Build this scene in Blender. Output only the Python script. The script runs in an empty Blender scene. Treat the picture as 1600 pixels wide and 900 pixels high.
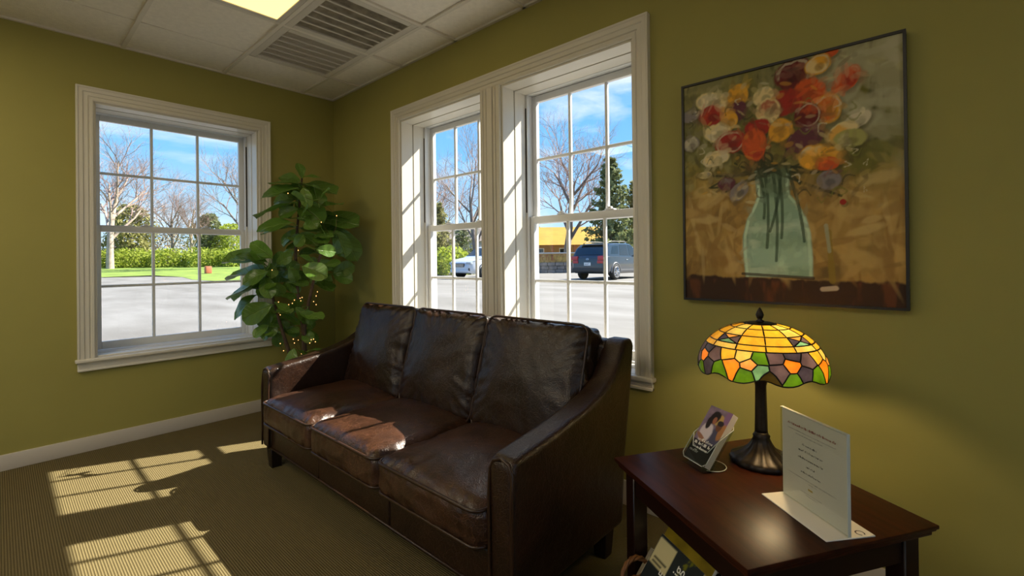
import bpy, bmesh, math, random
import numpy as np
from mathutils import Vector, Matrix, noise
random.seed(7); rng = np.random.default_rng(7)
S = bpy.context.scene
COL = S.collection
PI = math.pi

# ------------------------------------------------------------------ camera, sky, sun, exposure
CAM = Vector((4.1089, -2.0929, 1.2227))
F = Vector((-0.67270, 0.73990, 0.003695)); R = Vector((0.73983, 0.67269, -0.01133)); U = Vector((0.01087, 0.00489, 0.99993))
FPX = 731.87; SYPX = -48.92
cd = bpy.data.cameras.new('camera'); cam = bpy.data.objects.new('camera', cd); COL.objects.link(cam)
cam.matrix_world = Matrix(((R.x, U.x, -F.x, CAM.x), (R.y, U.y, -F.y, CAM.y), (R.z, U.z, -F.z, CAM.z), (0, 0, 0, 1)))
cd.sensor_fit = 'HORIZONTAL'; cd.sensor_width = 36; cd.lens = 36 * FPX / 1600; cd.shift_y = SYPX / 1600; cd.clip_start = .05; cd.clip_end = 600
S.camera = cam
def ray(u, v): return F + R * ((u - 800) / FPX) - U * ((v - 450 - SYPX) / FPX)
def on_z(u, v, z): d = ray(u, v); return CAM + d * ((z - CAM.z) / d.z)
def on_y(u, v, y): d = ray(u, v); return CAM + d * ((y - CAM.y) / d.y)
def at_depth(u, v, t): return CAM + ray(u, v) * t

S.view_settings.view_transform = 'Standard'; S.view_settings.look = 'None'; S.view_settings.gamma = 1
S.view_settings.use_curve_mapping = False; S.view_settings.exposure = 0.0
SUN_E = 17.5; SKY_E = 1.3; FILL_TROFFER_E = 12.0; LAMP_W = 5.2

w = bpy.data.worlds.new('sky'); S.world = w; w.use_nodes = True
nt = w.node_tree; nt.nodes.clear()
def N(nt, t, **k):
    n = nt.nodes.new(t)
    for a, b in k.items():
        if a == 'inp':
            for i, v in b.items(): n.inputs[i].default_value = v
        else: setattr(n, a, b)
    return n
def ramp(nt, stops, interp='LINEAR'):
    n = nt.nodes.new('ShaderNodeValToRGB'); e = n.color_ramp.elements; n.color_ramp.interpolation = interp
    while len(e) < len(stops): e.new(.5)
    for q, (p, c) in zip(e, stops): q.position = p; q.color = (c[0], c[1], c[2], 1)
    return n
L = nt.links.new
tc = N(nt, 'ShaderNodeTexCoord'); sep = N(nt, 'ShaderNodeSeparateXYZ'); L(tc.outputs['Generated'], sep.inputs[0])
grad = ramp(nt, [(0, (.55, .72, .86)), (.06, (.50, .74, .95)), (.2, (.22, .55, .95)), (.5, (.10, .36, .85)), (1, (.05, .22, .7))])
L(sep.outputs['Z'], grad.inputs[0])
mp = N(nt, 'ShaderNodeMapping', inp={3: (2.0, 2.0, 6.0)}); L(tc.outputs['Generated'], mp.inputs[0])
cn = N(nt, 'ShaderNodeTexNoise', inp={'Scale': 1.9, 'Detail': 6, 'Roughness': .55, 'Distortion': .4}); L(mp.outputs[0], cn.inputs[0])
cr = ramp(nt, [(.50, (0, 0, 0)), (.72, (.75, .75, .75))]); L(cn.outputs[0], cr.inputs[0])
mx = N(nt, 'ShaderNodeMixRGB'); L(cr.outputs[0], mx.inputs[0]); L(grad.outputs[0], mx.inputs[1]); mx.inputs[2].default_value = (.92, .95, 1, 1)
bg = N(nt, 'ShaderNodeBackground', inp={1: SKY_E}); L(mx.outputs[0], bg.inputs[0])
wo = N(nt, 'ShaderNodeOutputWorld'); L(bg.outputs[0], wo.inputs[0])
sl = bpy.data.lights.new('sun', 'SUN'); sl.energy = SUN_E; sl.angle = .0093; sl.color = (1, .93, .80)
sun = bpy.data.objects.new('sun', sl); COL.objects.link(sun)
SUND = Vector((-.43, -.978, -1.0)).normalized()
sun.rotation_euler = SUND.to_track_quat('-Z', 'Y').to_euler(); sun.location = (6, 8, 12)

# ------------------------------------------------------------------ materials
M = {}
def mat(name, col, rough=.5, metal=0, var=0, vscale=8, bump=0, bscale=60, stretch=None, col2=None, spec=.5, bdist=.01, trans=0, detail=4, coat=0):
    m = bpy.data.materials.new(name); m.use_nodes = True; nt = m.node_tree; b = nt.nodes['Principled BSDF']; L = nt.links.new
    b.inputs['Base Color'].default_value = (*col, 1); b.inputs['Roughness'].default_value = rough; b.inputs['Metallic'].default_value = metal
    b.inputs['Specular IOR Level'].default_value = spec; b.inputs['Coat Weight'].default_value = coat; b.inputs['Coat Roughness'].default_value = .15
    if var or bump:
        tc = N(nt, 'ShaderNodeTexCoord'); mp = N(nt, 'ShaderNodeMapping'); L(tc.outputs['Object'], mp.inputs[0])
        if stretch: mp.inputs[3].default_value = stretch
    if var:
        n = N(nt, 'ShaderNodeTexNoise', inp={'Scale': vscale, 'Detail': detail, 'Roughness': .6}); L(mp.outputs[0], n.inputs[0])
        c2 = col2 or tuple(c * (1 - var) for c in col); c1 = col if col2 else tuple(min(1, c * (1 + var)) for c in col)
        r = ramp(nt, [(.3, c2), (.7, c1)]); L(n.outputs[0], r.inputs[0]); L(r.outputs[0], b.inputs['Base Color'])
    if bump:
        n = N(nt, 'ShaderNodeTexNoise', inp={'Scale': bscale, 'Detail': 5, 'Roughness': .6}); L(mp.outputs[0], n.inputs[0])
        bp = N(nt, 'ShaderNodeBump', inp={'Strength': bump, 'Distance': bdist}); L(n.outputs[0], bp.inputs['Height']); L(bp.outputs[0], b.inputs['Normal'])
    if trans:
        t = N(nt, 'ShaderNodeBsdfTranslucent'); ms = N(nt, 'ShaderNodeMixShader', inp={0: trans}); o = nt.nodes['Material Output']
        src = b.inputs['Base Color'].links[0].from_socket if b.inputs['Base Color'].links else None
        if src: L(src, t.inputs[0])
        else: t.inputs[0].default_value = (*col, 1)
        L(b.outputs[0], ms.inputs[1]); L(t.outputs[0], ms.inputs[2]); L(ms.outputs[0], o.inputs[0])
    M[name] = m; return m
def emit(name, col, s):
    m = bpy.data.materials.new(name); m.use_nodes = True; nt = m.node_tree; b = nt.nodes['Principled BSDF']
    b.inputs['Base Color'].default_value = (*col, 1); b.inputs['Emission Color'].default_value = (*col, 1); b.inputs['Emission Strength'].default_value = s
    M[name] = m; return m
def clear(name, tint=(1, 1, 1), gloss=1.0, rough=.0):
    m = bpy.data.materials.new(name); m.use_nodes = True; nt = m.node_tree; nt.nodes.clear(); L = nt.links.new
    t = N(nt, 'ShaderNodeBsdfTransparent', inp={0: (*tint, 1)}); g = N(nt, 'ShaderNodeBsdfGlossy', inp={'Roughness': rough})
    fr = N(nt, 'ShaderNodeLayerWeight', inp={0: .5}); pw = N(nt, 'ShaderNodeMath', operation='POWER', inp={1: 4.0}); L(fr.outputs['Facing'], pw.inputs[0])
    mu = N(nt, 'ShaderNodeMath', operation='MULTIPLY_ADD', inp={1: gloss * .7, 2: .035}); L(pw.outputs[0], mu.inputs[0])
    ms = N(nt, 'ShaderNodeMixShader'); L(mu.outputs[0], ms.inputs[0]); L(t.outputs[0], ms.inputs[1]); L(g.outputs[0], ms.inputs[2])
    o = N(nt, 'ShaderNodeOutputMaterial'); L(ms.outputs[0], o.inputs[0]); M[name] = m; return m
def vcol(name, rough=.5, bump=0, bscale=80, spec=.3):
    m = mat(name, (.5, .5, .5), rough, bump=bump, bscale=bscale, spec=spec, bdist=.002); nt = m.node_tree
    a = N(nt, 'ShaderNodeVertexColor', layer_name='Col'); nt.links.new(a.outputs[0], nt.nodes['Principled BSDF'].inputs['Base Color']); return m

mat('wall_paint', (.335, .300, .080), .62, var=.05, vscale=1.2, bump=.04, bscale=260, bdist=.003, spec=.35)
mat('trim_white', (.70, .66, .57), .35, var=.02, vscale=5)
mat('vinyl_white', (.74, .74, .73), .3)
mat('baseboard', (.62, .56, .48), .4)
mat('ceiling_tile', (.86, .81, .72), .9, var=.05, vscale=30, bump=.35, bscale=140, bdist=.004)
mat('ceiling_bar', (.72, .67, .58), .5)
mat('dark_gap', (.02, .018, .015), .9)
mat('duct_grey', (.10, .085, .065), .8)
mat('vent_white', (.60, .56, .49), .45)
mat('vent_louver', (.55, .50, .42), .6)
mat('vent_louver_dusty', (.36, .32, .25), .8, var=.4, vscale=12)
clear('pane_glass', (.97, .985, .98), .8)
clear('acrylic', (.90, .92, .91), 1.0, .02)
mat('acrylic_edge', (.62, .66, .62), .2)
mat('plastic_black', (.01, .01, .01), .4)
# carpet: ribbed loop pile, ribs along x
m = mat('carpet', (.20, .145, .062), .95, spec=.1); nt = m.node_tree; L = nt.links.new; b = nt.nodes['Principled BSDF']
tc = N(nt, 'ShaderNodeTexCoord')
wv = N(nt, 'ShaderNodeTexWave', bands_direction='Y', inp={'Scale': 36.0, 'Distortion': .6, 'Detail': 2, 'Detail Scale': 6}); L(tc.outputs['Object'], wv.inputs[0])
wx = N(nt, 'ShaderNodeTexWave', bands_direction='X', inp={'Scale': 52.0, 'Distortion': 1.5, 'Detail': 2}); L(tc.outputs['Object'], wx.inputs[0])
nz = N(nt, 'ShaderNodeTexNoise', inp={'Scale': 160.0, 'Detail': 3}); L(tc.outputs['Object'], nz.inputs[0])
ad = N(nt, 'ShaderNodeMath', operation='MULTIPLY_ADD', inp={1: .35}); L(wx.outputs[1], ad.inputs[0]); L(wv.outputs[1], ad.inputs[2])
ad2 = N(nt, 'ShaderNodeMath', operation='MULTIPLY_ADD', inp={1: .5}); L(nz.outputs[0], ad2.inputs[0]); L(ad.outputs[0], ad2.inputs[2])
rp = ramp(nt, [(.1, (.080, .062, .026)), (.6, (.142, .110, .050)), (1, (.20, .157, .075))])
dv = N(nt, 'ShaderNodeMath', operation='DIVIDE', inp={1: 1.6}); L(ad2.outputs[0], dv.inputs[0]); L(dv.outputs[0], rp.inputs[0]); L(rp.outputs[0], b.inputs['Base Color'])
bp = N(nt, 'ShaderNodeBump', inp={'Strength': .6, 'Distance': .004}); L(ad2.outputs[0], bp.inputs['Height']); L(bp.outputs[0], b.inputs['Normal'])
# leather
def leather(name, c1, c2, rough):
    m = mat(name, c1, rough); nt = m.node_tree; L = nt.links.new; b = nt.nodes['Principled BSDF']
    tc = N(nt, 'ShaderNodeTexCoord')
    n1 = N(nt, 'ShaderNodeTexNoise', inp={'Scale': 5.0, 'Detail': 6, 'Roughness': .65, 'Distortion': .6}); L(tc.outputs['Object'], n1.inputs[0])
    r = ramp(nt, [(.32, c1), (.72, c2)]); L(n1.outputs[0], r.inputs[0])
    v2 = N(nt, 'ShaderNodeTexVoronoi', feature='DISTANCE_TO_EDGE', inp={'Scale': 26.0}); 
    dm = N(nt, 'ShaderNodeTexNoise', inp={'Scale': 8.0, 'Detail': 3}); L(tc.outputs['Object'], dm.inputs[0])
    av = N(nt, 'ShaderNodeVectorMath', operation='MULTIPLY_ADD', inp={1: (.25, .25, .25)}); L(dm.outputs[1], av.inputs[0]); L(tc.outputs['Object'], av.inputs[2]); L(av.outputs[0], v2.inputs[0])
    cr = ramp(nt, [(0, (1, 1, 1)), (.05, (0, 0, 0))]); L(v2.outputs[0], cr.inputs[0])
    mk = N(nt, 'ShaderNodeMath', operation='MULTIPLY', inp={1: .35}); L(cr.outputs[0], mk.inputs[0])
    mx = N(nt, 'ShaderNodeMixRGB'); L(mk.outputs[0], mx.inputs[0]); L(r.outputs[0], mx.inputs[1]); mx.inputs[2].default_value = (c2[0] * 2.2, c2[1] * 2.2, c2[2] * 2.2, 1)
    L(mx.outputs[0], b.inputs['Base Color'])
    vv = N(nt, 'ShaderNodeTexVoronoi', inp={'Scale': 260.0}); L(tc.outputs['Object'], vv.inputs[0])
    s = N(nt, 'ShaderNodeMath', operation='MULTIPLY_ADD', inp={1: .12}); L(vv.outputs[0], s.inputs[0]); L(n1.outputs[0], s.inputs[2])
    s2 = N(nt, 'ShaderNodeMath', operation='MULTIPLY_ADD', inp={1: -.08}); L(cr.outputs[0], s2.inputs[0]); L(s.outputs[0], s2.inputs[2])
    bp = N(nt, 'ShaderNodeBump', inp={'Strength': .45, 'Distance': .012}); L(s2.outputs[0], bp.inputs['Height']); L(bp.outputs[0], b.inputs['Normal'])
    return m
leather('leather', (.012, .005, .0025), (.032, .013, .0062), .32)
leather('leather_seat', (.016, .0066, .0036), (.074, .030, .0155), .31)
mat('piping', (.035, .015, .007), .35)
mat('sofa_leg', (.012, .006, .004), .35)
# mahogany
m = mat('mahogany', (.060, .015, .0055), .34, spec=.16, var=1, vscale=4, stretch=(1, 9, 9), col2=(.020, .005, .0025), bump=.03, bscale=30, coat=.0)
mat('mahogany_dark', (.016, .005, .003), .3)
mat('bronze', (.018, .012, .008), .42, metal=.5, var=.4, vscale=40)
mat('lead', (.012, .010, .008), .45, metal=.4)
for nm, c in (('glass_amber', (.95, .66, .17)), ('glass_cream', (.95, .78, .38)), ('glass_orange', (.95, .46, .10)), ('glass_peach', (.92, .58, .26)), ('glass_mauve', (.27, .22, .25)), ('glass_slate', (.19, .17, .22)),
              ('glass_green', (.24, .40, .06)), ('glass_olive', (.16, .13, .04)), ('glass_aqua', (.35, .55, .42))):
    mat(nm, c, .25, var=.22, vscale=22, trans=.72, detail=3)
mat('paper', (.82, .76, .66), .6); mat('ink', (.05, .045, .045), .7); mat('ink_red', (.22, .03, .02), .7); mat('ink_grey', (.22, .21, .2), .7); mat('ink_gold', (.45, .30, .03), .6)
mat('base_white', (.80, .76, .69), .3)
mat('frame_black', (.012, .009, .007), .4)
vcol('canvas_paint', .55, bump=.25, bscale=120, spec=.3)
vcol('print', .35)
mat('wicker', (.22, .085, .022), .5, var=.4, vscale=30)
mat('magazine_cover', (.035, .04, .04), .3); mat('letter_white', (.8, .8, .76), .5)
mat('trunk_brown', (.075, .045, .025), .8, var=.4, vscale=20, bump=.5, bscale=40)
mat('pot', (.05, .035, .025), .4); mat('soil', (.03, .02, .012), .9, bump=.6, bscale=30)
mat('wire', (.12, .05, .02), .4, metal=.6)
emit('fairy_bulb', (1, .50, .16), 2.6)
emit('diffuser', (1, .86, .62), FILL_TROFFER_E); emit('diffuser_dim', (1, .72, .26), 1.9)  # bright one for the added out-of-view panels, dim one for the visible panel
# fig leaf, veins from leaf coordinates
def leafmat(name, c, cv, tr):
    m = mat(name, c, .32, spec=.5); nt = m.node_tree; L = nt.links.new; b = nt.nodes['Principled BSDF']
    tc = N(nt, 'ShaderNodeTexCoord'); sp = N(nt, 'ShaderNodeSeparateXYZ'); L(tc.outputs['Object'], sp.inputs[0])
    ab = N(nt, 'ShaderNodeMath', operation='ABSOLUTE'); L(sp.outputs[0], ab.inputs[0])
    md = ramp(nt, [(0, (1, 1, 1)), (.02, (0, 0, 0))]); L(ab.outputs[0], md.inputs[0])
    sb = N(nt, 'ShaderNodeMath', operation='MULTIPLY_ADD', inp={1: -.8}); L(ab.outputs[0], sb.inputs[0]); L(sp.outputs[1], sb.inputs[2])
    sc = N(nt, 'ShaderNodeMath', operation='MULTIPLY', inp={1: 7.0}); L(sb.outputs[0], sc.inputs[0])
    fr = N(nt, 'ShaderNodeMath', operation='FRACT'); L(sc.outputs[0], fr.inputs[0])
    sv = ramp(nt, [(0, (.7, .7, .7)), (.10, (0, 0, 0))]); L(fr.outputs[0], sv.inputs[0])
    mxm = N(nt, 'ShaderNodeMath', operation='MAXIMUM'); L(md.outputs[0], mxm.inputs[0]); L(sv.outputs[0], mxm.inputs[1])
    mx = N(nt, 'ShaderNodeMixRGB'); L(mxm.outputs[0], mx.inputs[0]); mx.inputs[1].default_value = (*c, 1); mx.inputs[2].default_value = (*cv, 1)
    L(mx.outputs[0], b.inputs['Base Color'])
    bp = N(nt, 'ShaderNodeBump', inp={'Strength': .5, 'Distance': .02}, invert=True); L(mxm.outputs[0], bp.inputs['Height']); L(bp.outputs[0], b.inputs['Normal'])
    t = N(nt, 'ShaderNodeBsdfTranslucent', inp={0: (c[0] * 2.2, c[1] * 2.2, c[2] * 1.5, 1)}); ms = N(nt, 'ShaderNodeMixShader', inp={0: tr}); o = nt.nodes['Material Output']
    L(b.outputs[0], ms.inputs[1]); L(t.outputs[0], ms.inputs[2]); L(ms.outputs[0], o.inputs[0])
leafmat('fig_leaf', (.095, .185, .028), (.22, .32, .08), .22)
leafmat('fig_leaf_young', (.15, .27, .04), (.28, .38, .10), .25)
# outdoors
mat('asphalt', (.225, .218, .208), .9, var=1, vscale=.9, bump=.3, bscale=30, detail=9, stretch=(.35, 1, 1), col2=(.130, .122, .110))
mat('lawn', (.16, .235, .03), .9, var=.35, vscale=.9, bump=.6, bscale=8, detail=8)
mat('dry_ground', (.28, .22, .10), .9, var=.3, vscale=.3)
mat('bark_pale', (.42, .33, .27), .9, var=.3, vscale=3); mat('bark_grey', (.20, .16, .14), .9, var=.3, vscale=3)
mat('twig_pink', (.36, .25, .22), .9)
mat('needle', (.17, .20, .085), .8, var=.4, vscale=.8, trans=.35); mat('needle_olive', (.26, .25, .085), .8, var=.35, vscale=.8, trans=.35)
mat('hedge_leaf', (.32, .38, .05), .8, var=.35, vscale=1.2, trans=.45)
mat('car_black', (.020, .030, .044), .2, coat=.8); mat('car_white', (.55, .58, .63), .25, coat=.6)
mat('car_glass', (.012, .02, .028), .05, spec=.8); mat('tire', (.015, .015, .015), .8); mat('rim', (.55, .55, .56), .3, metal=.8); mat('chrome', (.7, .7, .7), .15, metal=1)
mat('tail_red', (.42, .012, .025), .2, coat=.5); mat('lamp_clear', (.35, .4, .45), .1); mat('car_trim', (.03, .03, .032), .5); mat('silver_trim', (.22, .22, .23), .4, metal=.3)
mat('roof_yellow', (.42, .24, .02), .8, var=.15, vscale=1); mat('siding_tan', (.36, .21, .09), .8); mat('post_brown', (.28, .10, .04), .7); mat('siding_blue', (.32, .40, .50), .8); mat('house_white', (.75, .74, .72), .7)
mat('brick_gold', (.36, .21, .07), .85, var=.25, vscale=6); mat('stone_grey', (.22, .19, .17), .9, var=.3, vscale=3); mat('exterior_siding', (.6, .58, .52), .8)
mat('utility_red', (.55, .16, .08), .6); mat('kerb', (.5, .48, .45), .9)

# ------------------------------------------------------------------ mesh helpers
def mesh_obj(name, V, Fc, m=None, parent=None, smooth=False):
    me = bpy.data.meshes.new(name); me.from_pydata([tuple(v) for v in V], [], Fc); me.update()
    if m: me.materials.append(M[m])
    if smooth: me.polygons.foreach_set('use_smooth', [True] * len(me.polygons))
    return link(name, me, parent)
def link(name, me, parent=None, m=None):
    o = bpy.data.objects.new(name, me); COL.objects.link(o)
    if parent is not None:
        o.parent = parent
        if parent.get('_w'): o.matrix_parent_inverse = parent.matrix_basis.inverted()
    return o
def tag(o, label, cat, group=None, kind=None):
    o['label'] = label; o['category'] = cat
    if group: o['group'] = group
    if kind: o['kind'] = kind
    return o
def thing(name, label, cat, loc=(0, 0, 0), rz=0, group=None, kind=None, world=False):
    o = bpy.data.objects.new(name, None); COL.objects.link(o); o.empty_display_size = .1
    o.location = loc; o.rotation_euler = (0, 0, rz)
    if world: o['_w'] = 1
    bpy.context.view_layer.update()
    return tag(o, label, cat, group, kind)
class B:
    """collects shapes into one mesh"""
    def __init__(s): s.V = []; s.F = []
    def add(s, V, Fc):
        n = len(s.V); s.V += [tuple(v) for v in V]; s.F += [tuple(i + n for i in f) for f in Fc]; return s
    def box(s, x0, x1, y0, y1, z0, z1, f=None):
        V = [(x, y, z) for x in (x0, x1) for y in (y0, y1) for z in (z0, z1)]
        if f: V = [f(*v) for v in V]
        return s.add(V, [(0, 1, 3, 2), (4, 6, 7, 5), (0, 4, 5, 1), (2, 3, 7, 6), (0, 2, 6, 4), (1, 5, 7, 3)])
    def tube(s, pts, rad, n=8, cap=True, closed=False):
        pts = [Vector(p) for p in pts]; k = len(pts); V = []; Fc = []
        rad = rad if hasattr(rad, '__len__') else [rad] * k
        a = None
        for i, p in enumerate(pts):
            if closed: t = pts[(i + 1) % k] - pts[i - 1]
            else: t = pts[min(i + 1, k - 1)] - pts[max(i - 1, 0)]
            t = t.normalized() if t.length > 1e-9 else Vector((0, 0, 1))
            if a is None: a = t.orthogonal().normalized()
            a = (a - t * a.dot(t)); a = a.normalized() if a.length > 1e-6 else t.orthogonal().normalized()
            b = t.cross(a)
            for j in range(n):
                an = 2 * PI * j / n; V.append(p + (a * math.cos(an) + b * math.sin(an)) * rad[i])
        for i in range(k if closed else k - 1):
            i2 = (i + 1) % k
            for j in range(n): Fc.append((i * n + j, i * n + (j + 1) % n, i2 * n + (j + 1) % n, i2 * n + j))
        if cap and not closed: Fc += [tuple(range(n))[::-1], tuple((k - 1) * n + j for j in range(n))]
        return s.add(V, Fc)
    def lathe(s, prof, n=32, c=(0, 0, 0), ripple=None):
        V = []; Fc = []
        for i, (r, z) in enumerate(prof):
            for j in range(n):
                a = 2 * PI * j / n; rr = r * (1 + (ripple(i, a) if ripple else 0)); V.append((c[0] + rr * math.cos(a), c[1] + rr * math.sin(a), c[2] + z))
        for i in range(len(prof) - 1):
            for j in range(n): Fc.append((i * n + j, i * n + (j + 1) % n, (i + 1) * n + (j + 1) % n, (i + 1) * n + j))
        Fc += [tuple(range(n))[::-1], tuple((len(prof) - 1) * n + j for j in range(n))]
        return s.add(V, Fc)
    def prism(s, poly, f0, f1):
        n = len(poly); V = [f0(*p) for p in poly] + [f1(*p) for p in poly]
        return s.add(V, [tuple(range(n))[::-1], tuple(range(n, 2 * n))] + [(i, (i + 1) % n, n + (i + 1) % n, n + i) for i in range(n)])
    def build(s, name, m, parent=None, smooth=False, bevel=0, seg=2, ang=30):
        me = bpy.data.meshes.new(name); me.from_pydata(s.V, [], s.F); me.update()
        bm = bmesh.new(); bm.from_mesh(me); bmesh.ops.recalc_face_normals(bm, faces=bm.faces)
        if bevel:
            ed = [e for e in bm.edges if len(e.link_faces) == 2 and e.calc_face_angle(0) > math.radians(ang)]
            bmesh.ops.bevel(bm, geom=ed, offset=bevel, segments=seg, profile=.6, affect='EDGES', clamp_overlap=True)
        bm.to_mesh(me); bm.free()
        if m: me.materials.append(M[m])
        if smooth or bevel:
            me.polygons.foreach_set('use_smooth', [True] * len(me.polygons))
            if not smooth or bevel: me.set_sharp_from_angle(angle=math.radians(40))
        return link(name, me, parent)
def box(name, x0, x1, y0, y1, z0, z1, m, parent=None, bevel=0, seg=2, f=None): return B().box(x0, x1, y0, y1, z0, z1, f).build(name, m, parent, bevel=bevel, seg=seg)
def copy_tree(o, parent=None):
    c = o.copy(); COL.objects.link(c)
    if parent is not None: c.parent = parent
    for ch in list(o.children): copy_tree(ch, c)
    return c

# ------------------------------------------------------------------ room shell
H = 2.69; XE = 6.4; YE = -5.2; TH = .34
def wall(name, u0, u1, z0, z1, holes, f, m, label):
    us = sorted({u0, u1, *[h[0] for h in holes], *[h[1] for h in holes]}); zs = sorted({z0, z1, *[h[2] for h in holes], *[h[3] for h in holes]})
    b = B()
    inside = lambda u, z: any(h[0] < u < h[1] and h[2] < z < h[3] for h in holes)
    solid = lambda i, j: 0 <= i < len(us) - 1 and 0 <= j < len(zs) - 1 and not inside((us[i] + us[i + 1]) / 2, (zs[j] + zs[j + 1]) / 2)
    for i in range(len(us) - 1):
        for j in range(len(zs) - 1):
            if not solid(i, j): continue
            a, c, e, g = us[i], us[i + 1], zs[j], zs[j + 1]
            for d in (0, TH): b.add([f(a, d, e), f(c, d, e), f(c, d, g), f(a, d, g)], [(0, 1, 2, 3)])
            for (di, dj, q) in ((-1, 0, ((a, e), (a, g))), (1, 0, ((c, e), (c, g))), (0, -1, ((a, e), (c, e))), (0, 1, ((a, g), (c, g)))):
                if not solid(i + di, j + dj):
                    p, r = q; b.add([f(p[0], 0, p[1]), f(r[0], 0, r[1]), f(r[0], TH, r[1]), f(p[0], TH, p[1])], [(0, 1, 2, 3)])
    me = bpy.data.meshes.new(name); me.from_pydata(b.V, [], b.F)
    bm = bmesh.new(); bm.from_mesh(me); bmesh.ops.remove_doubles(bm, verts=bm.verts, dist=1e-5); bmesh.ops.recalc_face_normals(bm, faces=bm.faces); bm.to_mesh(me); bm.free()
    me.materials.append(M[m]); return tag(link(name, me), label, 'wall', kind='structure')
fL = lambda u, d, z: (-d, u, z)      # left wall, plane x = 0
fR = lambda u, d, z: (u, d, z)       # right wall, plane y = 0
HL = [(-1.66, -.65, .60, 2.29)]; HR = [(1.06, 1.96, .64, 2.29), (2.13, 3.02, .64, 2.29)]
wall('wall_left', YE - TH, 0, -.1, 3.0, HL, fL, 'wall_paint', 'olive green wall with the single sash window')
wall('wall_right', -TH, XE + TH, -.1, 3.0, HR, fR, 'wall_paint', 'olive green wall behind the sofa, with paired windows and painting')
fB = lambda u, d, z: (u, YE - d, z)
fS = lambda u, d, z: (XE + d, u, z)
HB = [(.9, 2.1, .5, 2.4), (2.5, 3.7, .5, 2.4)]; HS = [(-4.4, -3.0, .5, 2.4), (-2.6, -1.2, .5, 2.4)]  # openings added out of view to let in ambient daylight
wall('wall_rear', 0, XE + TH, -.1, 3.0, HB, fB, 'wall_paint', 'olive green wall behind the viewer')
wall('wall_side', YE, 0, -.1, 3.0, HS, fS, 'wall_paint', 'olive green wall at the far right of the room')
tag(box('floor', -TH, XE + TH, YE - TH, TH, -.12, 0, 'carpet'), 'brown ribbed carpet floor', 'floor', kind='structure')
tag(box('baseboard_left', 0, .014, YE, 0, 0, .095, 'baseboard', bevel=.004), 'pale baseboard below the single window', 'baseboard', kind='structure')
tag(box('baseboard_right', .014, XE, -.014, 0, 0, .12, 'baseboard', bevel=.004), 'pale baseboard behind the sofa and side table', 'baseboard', kind='structure')
# ceiling: slab, bars, tiles
ceil = tag(box('ceiling', -TH, XE + TH, YE - TH, TH, H + .09, H + .2, 'dark_gap'), 'suspended ceiling of off-white acoustic tiles', 'ceiling', kind='structure')
s = .61; A1 = .288; B1 = .502
xs = [0] + [B1 + s * k for k in range(0, 10)]; xs = [x for x in xs if x < XE] + [XE]
ys = [0] + [-(A1 + s * k) for k in range(0, 9)]; ys = [y for y in ys if y > YE] + [YE]
for y in ys[1:-1]: box('grid_bar', 0, XE, y - .012, y + .012, H - .004, H + .02, 'ceiling_bar', ceil)
for i, x in enumerate(xs[1:-1]):
    box('grid_bar', x - (.012 if i else .004), x + (.012 if i else .004), YE if i else -A1 - s, 0, H - .003, H + .02, 'ceiling_bar', ceil)
box('wall_angle', 0, .02, YE, 0, H - .003, H + .012, 'ceiling_bar', ceil); box('wall_angle', 0, XE, -.02, 0, H - .003, H + .012, 'ceiling_bar', ceil)
LIGHTS = [(2, 2), (1, 5), (5, 6), (3, 7)]           # (first column, row) of troffers; all after the first added unseen as fill light
skip = {(1, 1), (2, 1)} | {(c + q, r) for c, r in LIGHTS for q in (0, 1)}
for i in range(len(xs) - 1):
    for j in range(len(ys) - 1):
        if (i, j) in skip: continue
        g = .0045
        box('tile', xs[i] + g, xs[i + 1] - g, ys[j + 1] + g, ys[j] - g, H + .010, H + .028, 'ceiling_tile', ceil, bevel=.002, seg=1)
# vents
def vent(i, label, louv, dusty):
    x0, x1, y0, y1 = xs[i] + .013, xs[i + 1] - .013, ys[2] + .013, ys[1] - .013
    t = thing('ceiling_vent', label, 'vent', ((x0 + x1) / 2, (y0 + y1) / 2, H), group='ceiling vents', world=True)
    fr = .045; b = B(); z0, z1 = H - .004, H + .012
    b.box(x0, x1, y0, y0 + fr, z0, z1).box(x0, x1, y1 - fr, y1, z0, z1).box(x0, x0 + fr, y0 + fr, y1 - fr, z0, z1).box(x1 - fr, x1, y0 + fr, y1 - fr, z0, z1)
    b.build('frame', 'vent_white', t, bevel=.002, seg=1)
    nb = 6; wdt = (x1 - x0 - 2 * fr) / nb
    for k in range(1, nb): xx = x0 + fr + wdt * k; box('slat', xx - .006, xx + .006, y0 + fr, y1 - fr, H - .003, H + .012, 'vent_white', t)
    b = B()
    for k in range(nb):
        for q in range(64):
            yy = y0 + fr + (y1 - y0 - 2 * fr) * (q + .5) / 64; a = x0 + fr + wdt * k + .006; c = x0 + fr + wdt * (k + 1) - .006
            b.box(a, c, yy - .0012, yy + .0012, H + .001, H + .010)
        for q in range(1, 5): xx = x0 + fr + wdt * k + wdt * q / 5; b.box(xx - .001, xx + .001, y0 + fr, y1 - fr, H + .001, H + .010)
    g = b.build('louver_grille', louv, t); g['kind'] = 'stuff'
    box('duct_backing', x0 + .01, x1 - .01, y0 + .01, y1 - .01, H + .03, H + .035, 'vent_louver_dusty' if not dusty else 'duct_grey', t)
vent(1, 'white slatted ceiling vent with pale clean louvers, nearer the corner', 'vent_louver', False)
vent(2, 'white slatted ceiling vent with dark dusty louvers beside the ceiling light', 'vent_louver_dusty', True)
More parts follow.
